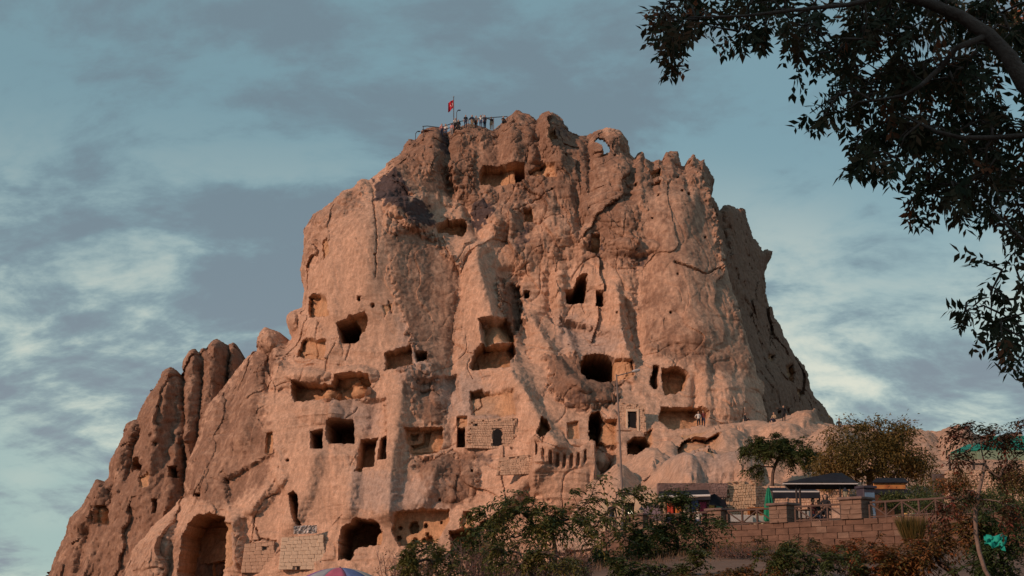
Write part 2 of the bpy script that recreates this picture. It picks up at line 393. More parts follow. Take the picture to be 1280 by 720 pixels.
    c = np.clip(c, .03, .7)
    ca = np.ones((len(V), 4), np.float32); ca[:len(sel), :3] = c[sel]; ca[len(sel):, :3] = brown
    at_ = me.color_attributes.new('stone', 'FLOAT_COLOR', 'POINT'); at_.data.foreach_set('color', ca.ravel())
    me.materials.append(M_ROCK)
    o = link(name, me, parent)
    ROCKS[regkey or name] = (xr[0], zr[0], (xr[1] - xr[0]) / (nx - 1), (zr[1] - zr[0]) / (nz - 1), Yg)
    return o
def rock_y(name, x, z):                             # distance of the finished stone surface at (x,z)
    x0, z0, dx, dz, G = ROCKS[name]; i = int(round((z - z0) / dz)); j = int(round((x - x0) / dx))
    i = min(max(i, 0), G.shape[0] - 1); j = min(max(j, 0), G.shape[1] - 1); return G[i, j]
def on_rock(name, u, v):                            # first point of the stone seen at pixel (u,v)
    d = ray(u, v)
    for k in np.arange(70, 230, 0.15):
        q = d * (k / d.y); yy = rock_y(name, q.x, CZ + q.z)
        if yy == yy and q.y >= yy: return Vector((q.x, q.y, CZ + q.z))
    return None

# rock material: vertex stone colour, finer mottling, grain and relief
M_ROCK, nt, b = new_mat('tuff_rock'); N = nt.nodes; L = nt.links
a = N.new('ShaderNodeAttribute'); a.attribute_name = 'stone'
t = N.new('ShaderNodeTexCoord')
def _nz(scale, det, rg, st=(1, 1, 1)):
    mp = N.new('ShaderNodeMapping'); L.new(t.outputs['Object'], mp.inputs[0]); mp.inputs['Scale'].default_value = st
    n = N.new('ShaderNodeTexNoise'); L.new(mp.outputs[0], n.inputs['Vector']); n.inputs['Scale'].default_value = scale; n.inputs['Detail'].default_value = det; n.inputs['Roughness'].default_value = rg
    return n.outputs[0]
na = _nz(2.3, 9, .7); nb = _nz(0.9, 6, .6, (1.6, 1.6, .28)); nc = _nz(7.0, 6, .7)
def _rng(x, a0, a1, b0, b1):
    r = N.new('ShaderNodeMapRange'); L.new(x, r.inputs[0])
    for i, q in enumerate((a0, a1, b0, b1)): r.inputs[i + 1].default_value = q
    return r.outputs[0]
def _mul(p, q):
    m_ = N.new('ShaderNodeMath'); m_.operation = 'MULTIPLY'; L.new(p, m_.inputs[0]); L.new(q, m_.inputs[1]); return m_.outputs[0]
nd = _nz(1.3, 7, .72, (2.2, 2.2, .16))
f = _mul(_mul(_mul(_rng(na, .3, .7, .74, 1.2), _rng(nb, .3, .7, .84, 1.13)), _rng(nc, .3, .7, .76, 1.22)), _rng(nd, .36, .60, .80, 1.08))
vm = N.new('ShaderNodeVectorMath'); vm.operation = 'SCALE'; L.new(a.outputs['Color'], vm.inputs[0]); L.new(f, vm.inputs['Scale'])
L.new(vm.outputs[0], b.inputs['Base Color']); b.inputs['Roughness'].default_value = 0.95; b.inputs['Specular IOR Level'].default_value = 0.1
ad = N.new('ShaderNodeMath'); ad.operation = 'ADD'; L.new(_rng(na, 0, 1, 0, 1.0), ad.inputs[0]); L.new(_rng(nc, 0, 1, 0, .6), ad.inputs[1])
bp = N.new('ShaderNodeBump'); bp.inputs['Strength'].default_value = 0.9; bp.inputs['Distance'].default_value = 0.14; L.new(ad.outputs[0], bp.inputs['Height']); L.new(bp.outputs[0], b.inputs['Normal'])

castle = empty('rock_castle', (0, 145, 4)); castle['_'] = 0; del castle['_']
tag(castle, 'huge pinkish tan rock castle riddled with carved caves, rising behind the terrace', 'rock castle')
PAR = Matrix.Translation((0, 145, 4)).inverted()
def adopt(o, parent): o.parent = parent; o.matrix_parent_inverse = Matrix.Translation(parent.location).inverted(); return o

# ---- main front face
FRONT = [(130,760),(150,728),(165,690),(190,662),(214,640),(232,618),(231,600),(237,575),(249,550),(255,525),(262,510),(276,490),(298,462),(312,446),(323,440),(325,421),(335,412),(350,416),(360,428),
 (366,424),(360,410),(359,396),(367,388),(378,386),(380,360),(377,340),(379,316),(383,286),(392,268),(402,262),(414,256),(424,250),(430,243),(445,242),(452,226),(462,228),(474,219),(488,207),(500,196),(508,182),(512,176),(520,175),(528,166),(541,160),(551,162),(556,169),(574,161),(585,156),(598,158),(612,160),(619,159),(630,152),(637,146),(644,139),(652,141),(664,147),(671,151),(678,144),(690,141),(698,145),(705,158),(714,168),(727,173),(735,170),(748,163),(757,161),(768,165),(778,172),(784,183),(787,196),(793,201),(799,192),(803,192),(806,203),(815,206),(822,203),(828,207),(831,192),(846,190),(849,197),(852,207),(858,206),(866,195),(869,200),(873,204),(879,201),(881,212),(886,222),
 (885,250),(893,285),(903,330),(915,370),(926,410),(937,450),(944,470),(955,482),(952,500),(957,520),(960,545),(940,600),(900,640),(860,760)]
FCTRL = [(130,740,151),(250,720,146),(350,720,142),(450,720,139),(550,720,137),(650,720,136),(750,720,135),(860,740,134),
 (240,600,153),(290,610,149),(340,600,147),(400,600,144),(480,600,142),(560,600,141),(640,600,139),(720,600,137),(800,600,136),(900,600,136),
 (270,500,159),(330,500,152),(390,500,149),(450,505,147),(520,500,146),(600,500,146),(680,500,143.5),(760,500,143.2),(850,500,144),(930,500,146.5),(960,500,151),
 (320,425,161),(360,430,156),(395,420,152.5),(440,420,150.5),(490,420,150.5),(525,420,151.5),(550,425,152.4),(580,420,152),(615,420,150.5),(650,420,153.5),(690,420,153.5),(740,420,153),(800,420,150),(850,420,148.5),(890,420,149),(930,420,153),
 (383,340,158),(410,340,154.5),(450,340,152.8),(490,340,153.5),(520,340,154.5),(550,340,155.6),(590,345,156),(615,345,155.5),(650,345,158),(700,340,157.5),(760,340,155.5),(820,340,153.5),(870,340,153.5),(900,335,157),
 (390,275,163),(420,270,158.5),(455,270,156.8),(490,270,157),(520,270,158.4),(545,270,161),(600,270,162.5),(660,270,161),(720,270,160),(800,265,158),(860,265,158),(885,265,161),
 (455,235,164),(490,225,161),(530,220,163),(570,215,165.5),(620,215,165),(680,215,164.5),(740,220,163),(800,220,162),(870,220,162.5),
 (510,180,169),(560,175,168),(600,172,168),(650,165,167),(690,160,167),(730,180,168),(780,185,167),(840,200,166),(650,140,170)]
def front_details(s):
    u, v, x, y, z = s.u, s.v, s.x, s.y, s.z
    # --- where lichen darkens the stone, where it is smooth and pale
    lm = np.array([0.0]); P = s.paint
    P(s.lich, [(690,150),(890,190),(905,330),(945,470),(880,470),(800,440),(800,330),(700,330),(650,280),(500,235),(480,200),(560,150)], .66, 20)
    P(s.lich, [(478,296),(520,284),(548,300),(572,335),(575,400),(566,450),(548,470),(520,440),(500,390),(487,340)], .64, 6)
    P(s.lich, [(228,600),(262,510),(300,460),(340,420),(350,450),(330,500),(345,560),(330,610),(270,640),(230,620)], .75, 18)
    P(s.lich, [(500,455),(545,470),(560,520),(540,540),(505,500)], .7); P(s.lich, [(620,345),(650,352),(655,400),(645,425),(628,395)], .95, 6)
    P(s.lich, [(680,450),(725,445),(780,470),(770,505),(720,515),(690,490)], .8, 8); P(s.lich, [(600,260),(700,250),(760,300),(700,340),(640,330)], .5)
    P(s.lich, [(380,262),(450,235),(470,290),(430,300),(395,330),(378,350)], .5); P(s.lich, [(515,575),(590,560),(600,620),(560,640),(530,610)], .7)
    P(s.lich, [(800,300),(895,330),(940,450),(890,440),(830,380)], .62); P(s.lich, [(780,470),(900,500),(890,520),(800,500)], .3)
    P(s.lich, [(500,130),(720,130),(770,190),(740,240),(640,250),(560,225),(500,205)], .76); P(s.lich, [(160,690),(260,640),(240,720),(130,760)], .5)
    P(s.dark, [(470,228),(495,214),(515,236),(512,255),(538,258),(545,285),(520,290),(500,268),(470,255)], .95, 8, 5)
    P(s.dark, [(590,256),(615,254),(618,275),(592,290)], .8, 6); P(s.dark, [(738,296),(750,294),(752,316),(738,316)], .9, 4)
    P(s.dark, [(770,320),(810,316),(806,335),(775,335)], .55, 6); P(s.dark, [(640,300),(660,280),(662,300),(645,330)], .6, 6)
    P(s.dark, [(550,165),(566,172),(560,195),(550,190)], .75, 5); P(s.dark, [(698,150),(716,166),(700,176)], .6); P(s.dark, [(620,240),(600,215),(580,200),(590,230)], .3)
    P(s.dark, [(700,490),(740,500),(735,515),(705,505)], .55); P(s.dark, [(590,565),(610,560),(615,580),(600,590)], .5); P(s.dark, [(730,405),(765,425),(740,430)], .35)
    for p in ([(395,290),(470,250),(500,330),(520,440),(480,440),(400,420),(390,350)], [(572,345),(600,340),(625,400),(640,440),(590,450),(575,410)], [(480,470),(520,460),(515,560),(490,640),(420,640),(450,560)],
              [(590,480),(650,470),(700,540),(640,560),(580,540)], [(330,560),(420,560),(420,680),(300,680),(345,590)], [(420,580),(560,600),(590,690),(440,690)], [(600,130),(601,131),(600,131)],
              [(500,225),(560,215),(580,250),(545,280),(520,235)], [(590,180),(640,180),(650,240),(590,245)], [(800,330),(880,400),(870,440),(800,420)]):
        P(s.smooth, p, .85, 16, 5)
    for p in ([(500,400),(545,470),(600,470),(640,540),(560,520),(500,480)], [(440,590),(560,600),(560,640),(440,640)], [(690,390),(780,420),(770,445),(700,440)], [(415,500),(480,500),(470,545),(420,530)]):
        P(s.grey, p, .7, 18, 6)
    P(s.smooth, [(240,590),(275,500),(310,460),(345,500),(345,560),(320,620),(260,640)], .55, 20, 5)
    P(s.smooth, [(482,300),(522,292),(548,305),(570,340),(572,400),(562,448),(545,462),(520,436),(502,390),(490,340)], .72, 10, 4); P(s.smooth, [(800,235),(868,222),(890,260),(912,370),(945,465),(900,450),(860,440),(800,425),(792,330)], .74, 22, 6); P(s.smooth, [(790,430),(940,455),(950,480),(880,520),(800,500)], .45, 16, 5)
    rough = 1 - s.smooth
    # --- the great pillars and clefts
    V = s.vridge
    V([(486,240),(480,300),(492,350),(512,420),(530,470)], 40, 42, 1.1); V([(455,250),(458,330),(462,400)], 26, 20, .7); V([(410,290),(412,400)], 10, 14, .9); V([(398,300),(396,380)], 5, 6, -.8)
    V([(592,300),(600,350),(622,420),(640,450)], 24, 9, 2.1); V([(577,340),(570,400),(562,470)], 6, 6, -.8); V([(622,330),(640,380),(655,430)], 5, 16, -1.4)
    V([(700,330),(698,390),(712,430),(716,450)], 7, 8, 1.3); V([(686,340),(690,400)], 8, 5, -.9); V([(768,360),(775,420),(790,470)], 14, 6, 2.0); V([(660,395),(690,450),(720,490)], 26, 9, 1.7); V([(640,255),(600,320)], 16, 10, 1.1); V([(783,380),(800,450)], 3, 10, -1.2)
    V([(806,300),(800,360),(798,430)], 10, 14, -1.0); V([(845,240),(850,330),(870,430)], 40, 26, 1.3); V([(888,240),(905,330),(930,410),(950,475)], 30, 5, 1.3, 40)
    V([(925,380),(940,440),(948,470)], 3, 4, -.9); V([(637,150),(642,230)], 14, 10, 1.4); V([(622,165),(626,215)], 8, 9, -1.0); V([(672,152),(676,215)], 7, 7, -1.3); V([(690,150),(700,220)], 14, 12, .9)
    V([(560,170),(556,215),(566,250)], 6, 6, -1.5); V([(545,170),(540,225)], 14, 10, .8); V([(580,250),(600,300),(575,340)], 8, 8, -1.1); V([(612,235),(616,280)], 5, 5, .7)
    V([(506,465),(500,520),(492,570),(486,650)], 26, 12, 1.9); V([(470,500),(464,545)], 8, 8, -.5); V([(560,480),(566,560)], 10, 8, -.8); V([(640,455),(662,510),(694,560)], 30, 12, 2.0); V([(694,556),(655,605),(605,655)], 16, 18, 1.6); V([(396,560),(382,620),(362,665)], 20, 12, 1.1); V([(548,572),(525,640)], 22, 12, 1.1); V([(610,500),(596,540)], 16, 10, .7); V([(444,585),(436,650)], 12, 10, .9)
    V([(720,480),(742,520)], 10, 10, .8); V([(760,490),(768,560)], 12, 16, .5); V([(420,560),(430,640)], 30, 20, .6); V([(345,560),(352,600),(300,650)], 10, 8, .6); V([(500,640),(560,600)], 20, 20, .3)
    V([(272,500),(258,560),(244,620)], 14, 12, .9); V([(322,440),(312,500),(296,560)], 10, 16, 1.1); V([(336,440),(334,490)], 5, 5, -1.2); V([(345,430),(350,470)], 8, 9, .9); V([(300,480),(285,540)], 8, 6, -.7)
    V([(205,650),(190,720)], 12, 10, .8); V([(222,640),(205,720)], 5, 6, -.9); V([(292,645),(294,715)], 8, 8, 1.2); V([(305,640),(312,720)], 6, 7, -.9)
    V([(735,170),(738,240)], 5, 5, -1.1); V([(770,200),(778,290)], 12, 10, .8); V([(798,200),(800,260)], 6, 6, .6); V([(815,205),(818,250)], 5, 5, -.7); V([(857,206),(862,250)], 4, 4, -.6); V([(720,230),(724,300)], 5, 6, -.9); V([(660,220),(668,300)], 10, 10, -.8)
    V([(880,450),(886,530)], 10, 6, .8); V([(870,470),(868,520)], 5, 5, -.8); V([(905,470),(910,530)], 12, 12, .7); V([(928,480),(930,535)], 7, 5, .5)
    s.blob(448,238,18,12,1.2); s.blob(428,250,14,9,.9); s.blob(505,262,26,16,1.6); s.blob(525,282,22,12,1.3); s.blob(565,245,20,14,.9)
    s.blob(655,480,30,26,1.0); s.blob(735,490,42,22,2.2); s.blob(700,300,40,26,1.4); s.blob(790,310,34,12,1.5); s.blob(735,300,20,12,1.2)
    s.blob(335,425,14,16,1.5); s.blob(366,402,8,14,1.4); s.blob(530,470,26,20,1.1); s.blob(550,490,14,20,.8); s.blob(445,470,30,14,1.6); s.blob(385,470,30,10,1.2); s.blob(350,470,24,18,.8)
    s.blob(560,600,40,28,1.0); s.blob(400,515,30,16,.8); s.blob(450,488,15,9,2.2); s.blob(775,170,20,22,1.2); s.blob(912,500,30,26,1.0)
    s.blob(640,300,16,10,-1.2); s.blob(650,345,12,10,-.9); s.blob(500,245,14,9,-1.3); s.blob(535,262,10,8,-1.0)
    s.facet([(620,346),(650,356),(652,402),(640,425),(626,392)], .07, .0, .9, 5); s.facet([(548,234),(582,236),(583,262),(550,262)], .0, -.02, .5, 4, 1)
    s.facet([(600,402),(634,400),(646,430),(604,434)], -.03, -.06, 1.6, 4, 1); s.facet([(640,470),(700,540),(640,556),(600,520)], .0, .02, -.3, 12)
    s.facet([(520,480),(570,470),(580,520),(530,530)], .0, -.03, .5, 8); s.facet([(415,500),(482,500),(484,550),(415,560)], .02, 0, .6, 6); s.facet([(700,400),(780,425),(760,445),(705,445)], .0, -.05, .6, 8)
    s.facet([(280,600),(345,565),(360,600),(325,640),(290,650)], -.02, -.02, .2, 6); s.facet([(345,600),(360,620),(350,665),(312,665),(318,640)], .01, 0, .5, 5, 1.5)
    # skirt-like rim with flutes below it
    sk = s._sel([(668,545),(770,545),(770,640),(640,640)], 4); uu, vv = s.u[sk], s.v[sk]
    rimv = 556 + 7 * np.sin((uu - 672) / 68 * math.pi) - 6 * np.exp(-((uu - 668) / 9) ** 2) - 5 * np.exp(-((uu - 738) / 9) ** 2)
    m = sstep((uu - 660) / 8) * sstep((747 - uu) / 6); dv = vv - rimv
    s.r[sk] -= m * np.where(dv > 0, 3.0 * sstep(dv / 2.0) * np.clip(1 - dv / 80, 0, 1) ** .6, 0)
    fl = m * sstep((vv - rimv - 8) / 3) * sstep((rimv + 27 - vv) / 6) * sstep((np.sin((uu - 676) * 2 * math.pi / 8.6) + .05) / .5) * (uu < 734) * (uu > 668)
    s.r[sk] += .75 * fl
    s.carve([(743,556),(752,552),(770,560),(766,585),(752,592),(744,580)], 2.5, 4, tint=False); s.blob(753,575,11,14,2.2)
    # --- relief of the weathered stone
    fl1 = fbm(x / 2.6, y / 9, z / 9.5, 4, 101, ridged=True); blk = fbm(x / 5.5, y / 5.5, z / 6, 4, 107)
    f1, f2, cid = worley2(x / 3.1 + .5 * noise3(x / 2, y / 2, z / 2, 9), z / 4.6, 88)
    hi_ = sstep((470 - v) / 90); rough = rough * (0.30 + .7 * np.clip(s.lich * 1.3 + .45 * hi_, 0, 1))
    wx_, wz_ = x + 1.4 * noise3(x / 4, y / 4, z / 4, 61), z + 1.4 * noise3(x / 4, y / 4, z / 4, 62)
    crag = fbm(wx_ / 7.5, y / 9, wz_ / 9, 5, 109, .52, ridged=True)
    s.r -= rough * (0.45 * fl1 + 0.6 * blk + (.5 + .9 * hi_) * crag) - .45 * rough
    fa, fe = facets(wx_, wz_, 4.6, 10.5, 140); fb, fe2 = facets(x + .4 * noise3(x / 1.3, y / 1.3, z / 1.3, 66), z, 1.7, 3.6, 150)
    s.r += rough * (1.8 * fa + .45 * fb)
    s.r -= s.smooth * (.30 * fbm(x / 3.0, y / 6, z / 14, 3, 113) + .25 * fbm(x / 7, y / 7, z / 7, 2, 119))
    bed = fbm(x / 14, y / 14, z / 1.1 + .8 * noise3(x / 9, y / 9, z / 9, 171), 3, 173, .6, ridged=True); s.r -= .28 * (1 - .75 * s.smooth) * bed
    cr1 = np.abs(noise3(wx_ / 3.4, y / 3.4, wz_ / 8.5, 181)); cr2 = np.abs(noise3(wx_ / 6.5, y / 6.5, wz_ / 3.6, 183)); s.r += .26 * (1 - .8 * s.smooth) * (np.exp(-(cr1 / .028) ** 2) * (noise3(x / 8, y / 8, z / 8, 185) > 0) + np.exp(-(cr2 / .025) ** 2) * (noise3(x / 8, y / 8, z / 8, 187) > .1))
    # diagonal bedding scars on the lichen face
    dg = u * .34 + v; li = np.clip(s.lich - .5, 0, 1) * 2; band = sstep((490 - v) / 30) * sstep((u - 470) / 20) * sstep((590 - u) / 20) * sstep((v - 280) / 20)
    s.r -= band * li * .34 * fbm(u / 16 + noise3(u / 20, v / 20, 0 * u, 133), dg / 6.0 + .8 * noise3(u / 14, v / 14, 0 * u, 134), 0 * u, 4, 131, .6, ridged=True)
    # drip flutes under the mid ledges
    for (u0, u1, v0, v1, a_, w_) in ((690,740,246,292,.45,3.2), (740,800,318,350,.6,4.2), (640,700,268,300,.4,4), (600,650,330,350,.3,3.5), (880,950,486,530,.5,4.6), (800,890,440,455,.35,3.2)):
        k = sstep((u - u0) / 6) * sstep((u1 - u) / 6) * sstep((v - v0) / 5) * sstep((v1 - v) / 14); s.r += k * a_ * .8 * (fbm(u / w_ * .75, v / 26, 0 * u, 2, 7, ridged=True) * .5 + .5)
    # --- carved rooms, niches and openings
    C = s.carve
    C([(600,212),(606,208),(655,206),(657,222),(652,229),(625,233),(601,231)], 3.2); C([(644,208),(656,208),(657,225),(645,228)], 6, 1.5, .3); C([(660,216),(680,205),(693,211),(695,225),(676,224),(664,222)], 1.8)
    C([(545,284),(560,276),(582,276),(583,292),(577,297),(560,293),(548,292)], 3.0); C([(707,364),(716,362),(721,351),(727,344),(734,345),(731,379),(721,381),(708,380)], 11, 1.5); C([(745,364),(754,366),(755,384),(745,384)], 6, 1.5)
    C([(656,362),(662,364),(661,372),(655,371)], 4, 1.5); C([(421,404),(436,399),(442,398),(449,408),(449,425),(444,429),(427,429),(423,416)], 12, 1.5, .5); C([(436,397),(444,394),(456,392),(460,397),(456,414),(446,424)], 2.2)
    C([(482,442),(515,434),(517,460),(500,462),(482,464)], 2.8); C([(519,442),(533,442),(535,453),(522,456)], 3.6); C([(387,372),(392,367),(402,367),(409,378),(411,395),(387,397)], 1.8); C([(380,424),(408,425),(405,449),(372,446)], 1.5)
    C([(364,488),(366,476),(384,480),(414,481),(419,470),(440,468),(461,470),(464,482),(455,497),(430,500),(400,499),(368,502)], 3.4); s.blob(411,491,12,11,2.4)
    C([(388,540),(403,537),(403,561),(390,561)], 9, 1.4, .5); C([(409,527),(415,524),(440,524),(442,530),(442,554),(412,555),(408,548)], 12, 1.4, .5); C([(451,549),(472,547),(470,560),(468,584),(447,584)], 4.5, 1.4, .4); C([(477,548),(484,545),(484,575),(474,576)], 4, 1.4, .4)
    C([(507,535),(552,534),(554,552),(548,565),(516,569),(508,552)], 2.0); C([(512,541),(521,540),(521,548),(512,547)], 1.0); C([(530,537),(537,537),(534,555),(514,560),(512,556),(528,551)], 1.0)
    C([(588,458),(593,440),(604,431),(624,434),(642,430),(645,445),(637,455),(637,463),(612,461),(590,463)], 4.2); C([(604,406),(630,402),(640,415),(645,428),(606,431)], 1.4, 3)
    C([(725,454),(730,447),(738,443),(756,444),(767,448),(769,475),(755,480),(735,477),(726,468)], 14, 1.5); C([(766,450),(790,452),(794,468),(784,474),(768,476)], 1.6)
    C([(812,478),(818,457),(823,459),(822,486),(816,487)], 4.5, 1.4); C([(827,461),(848,459),(861,467),(856,488),(832,494),(828,480)], 3.2); C([(826,510),(868,508),(886,513),(881,534),(836,537),(824,526)], 2.8)
    C([(672,540),(677,525),(683,527),(688,538),(680,547),(674,550)], 3.2); C([(736,528),(740,516),(748,514),(753,522),(751,554),(737,554)], 9, 1.4); C([(751,524),(771,526),(770,556),(752,554)], 2.2)
    C([(709,529),(723,526),(724,548),(710,550)], .8, 1.4, .3); C([(784,553),(794,547),(806,547),(813,555),(812,568),(785,568)], 6, 1.5); C([(806,540),(815,536),(815,556),(808,556)], .8)
    C([(571,521),(584,520),(584,533),(571,533)], .8, 1.3, .3); C([(571,534),(581,534),(581,558),(571,559)], 5, 1.2, .2); C([(588,489),(602,488),(610,494),(588,500)], 1.6); C([(588,492),(640,492),(645,520),(590,520)], .9, 5)
    C([(362,618),(367,615),(373,619),(374,632),(373,649),(377,656),(371,656),(366,640)], 5, 1.4, .5); C([(220,730),(223,700),(229,668),(243,646),(262,641),(281,647),(277,730)], 8.5, 2.0); C([(225,704),(243,702),(243,735),(225,735)], 4); C([(246,700),(270,695),(274,735),(246,735)], 2.0)
    C([(276,654),(290,654),(293,708),(277,712)], .8, 1.5); C([(423,698),(427,660),(445,649),(468,650),(477,662),(470,668),(468,681),(446,684),(438,700)], 10, 1.6); C([(468,664),(478,664),(476,680),(467,682)], 1.2, 1.5)
    C([(496,640),(530,637),(561,637),(561,650),(545,679),(500,683),(490,665)], 1.7); C([(510,658),(513,652),(519,651),(522,657),(521,664),(513,666)], 1.6, 1.2, .3)
    for (a_, b_, r_, q) in ((531,656,2.2,1.3), (499,659,2.0,1.0), (497,672,3.0,1.2), (518,676,4.0,1.2), (529,674,2.4,1.2), (536,674,4.5,1.5), (533,667,2,.9), (551,652,1.5,.8)):
        C([(a_ + r_ * math.cos(k * 1.047), b_ + r_ * 1.2 * math.sin(k * 1.047)) for k in range(6)], q, 1.2, .4)
    C([(562,664),(580,662),(596,660),(594,676),(590,690),(566,694)], 4.5, 1.5); C([(577,648),(580,640),(589,640),(592,650),(591,662),(577,662)], .7, 1.5); C([(581,648),(584,638),(589,640),(590,648)], 2.4, 1.3); C([(598,664),(600,654),(607,651),(603,660)], 2.2, 1.3)
    C([(333,541),(341,540),(341,566),(332,567)], .9, 1.3, .2); C([(245,617),(250,616),(250,621),(245,621)], 2, 1.3, .3); C([(447,586),(456,582),(452,590),(445,590)], 1.4); C([(739,294),(750,293),(750,315),(739,316)], 1.5); C([(655,263),(665,262),(667,277),(656,279)], 1.6)
    C([(448,372),(452,374),(451,379),(448,377)], 1.5, 1.2); C([(465,382),(469,383),(468,387),(465,386)], 1.2, 1.2); C([(404,305),(410,300),(412,320),(405,325)], .8); C([(684,168),(694,162),(696,174),(685,178)], 1.5); C([(620,500),(621,500),(621,501)], 0)
    C([(811,217),(824,213),(828,221),(816,224)], 1.6); C([(818,228),(826,227),(826,232),(819,232)], 1.4); C([(752,190),(758,196),(752,198)], .8); C([(480,385),(492,383),(482,398)], .2)
    for (a_, b_, r_) in ((768,197,2.5), (860,245,2), (852,240,1.6), (823,246,1.8), (795,232,2.4), (847,222,2), (540,190,2), (660,190,1.8), (705,200,2), (610,275,1.6), (880,300,1.4), (846,345,1.5), (470,322,1.4), (838,392,1.6), (590,590,2.2), (550,625,1.8), (360,575,1.6), (420,470,1.6), (770,395,1.6), (736,262,1.8), (815,275,1.5), (690,240,1.6), (640,560,1.5)):
        C([(a_ + r_ * math.cos(k * 1.047), b_ + r_ * math.sin(k * 1.047)) for k in range(6)], 1.2, 1.2, .5, False)
    # cracks
    for pts in ([(312,680),(318,645),(330,625),(346,616)], [(310,678),(326,674),(345,676)], [(318,660),(325,676)], [(352,690),(358,676),(370,672)], [(590,515),(602,508),(600,494)], [(470,350),(472,300),(466,240)], [(490,395),(486,380)], [(840,330),(880,345),(920,330)], [(640,268),(690,240)]):
        p = np.array(pts, float)
        for k in range(len(p) - 1): s.carve([tuple(p[k] + (0, 1)), tuple(p[k] + (1.2, -1)), tuple(p[k + 1] + (1.2, -1)), tuple(p[k + 1] + (0, 1))], .55, 1.6, 1.2, False)
    # the window to the sky beside the round knob on the crest
    s.near_hole = (np.abs(s.u - 757) < 33) & (s.v < 202)
    s.hole |= poly_sd(s.u + .5 * (s.wu - s.u), s.v + .5 * (s.wv - s.v), [(743,179),(748,174),(756,178),(762,186),(761,194),(754,193),(752,186),(748,183)]) < 0
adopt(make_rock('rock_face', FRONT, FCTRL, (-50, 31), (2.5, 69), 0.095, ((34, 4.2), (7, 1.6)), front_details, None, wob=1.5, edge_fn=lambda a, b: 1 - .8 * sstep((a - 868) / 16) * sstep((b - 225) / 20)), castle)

# ---- the right flank behind the edge, turned away from the sun
FLANK = [(872,208),(879,201),(884,212),(890,222),(888,245),(897,268),(906,259),(918,262),(921,259),(929,264),(932,278),(937,293),(946,304),(951,318),(958,312),(966,314),(963,320),(957,330),(954,346),(956,372),(963,398),(970,407),(982,426),(992,446),(1006,462),(1010,486),(1017,497),(1026,506),(1036,522),(1043,538),(1040,600),(938,600),(946,540),(942,500),(934,475),(926,452),(915,413),(904,375),(892,335),(882,290),(874,250)]
KCTRL = [(840,250,172),(850,330,168),(870,420,165),(890,500,161),(900,560,157),(870,215,164),(886,225,166),(890,260,166),(902,330,161),(925,410,158),(950,480,155),(960,540,154),(930,600,156),
 (920,270,186),(935,300,189),(950,330,193),(960,318,196),(920,330,176),(945,400,180),(965,410,191),(975,470,175),(995,455,193),(1005,500,189),(1035,525,199),(985,520,172),(1010,530,184),(1040,590,194),(990,600,170)]
def flank_details(s):
    P = s.paint; P(s.lich, [(860,190),(1060,190),(1060,620),(860,620)], 1.0, 5); P(s.dark, [(870,190),(960,300),(1000,450),(1050,540),(940,540),(900,340)], .2, 14)  # brown and dark over the whole flank paint its shade into the stone
    s.vridge([(908,262),(915,320),(940,400)], 12, 9, 1.6); s.vridge([(926,270),(935,330),(955,420)], 10, 8, 1.3); s.vridge([(900,270),(910,330)], 4, 4, -1.4); s.vridge([(945,310),(950,380)], 9, 6, 1.2); s.vridge([(975,430),(990,500)], 10, 9, 1.0); s.vridge([(965,470),(975,540)], 7, 8, .9)
    x, y, z = s.x, s.y, s.z
    s.r -= 1.2 * fbm(x / 6, y / 8, z / 7, 4, 201) + .6 * fbm(x / 3, y / 6, z / 9, 4, 207, ridged=True); s.r += 2.2 * facets(x + .9 * noise3(x / 2.5, y / 2.5, z / 2.5, 241), z + .9 * noise3(x / 2.5, y / 2.5, z / 2.5, 242), 4.4, 9.0, 240)[0] - .35 * fbm(x / 1.1, y / 1.1, z / 1.6, 3, 245, ridged=True) + .5 * facets(x, z, 2.2, 3.4, 250)[0]
    s.carve([(981,458),(990,456),(993,468),(988,480),(982,476)], 3); s.carve([(960,444),(967,444),(966,451),(960,451)], 1.5); s.carve([(992,486),(1002,490),(998,500)], 1.5)
adopt(make_rock('rock_flank', FLANK, KCTRL, (18, 52), (9, 73), 0.14, ((22, 4.2), (6, 1.4)), flank_details, None, wob=1.8), castle)

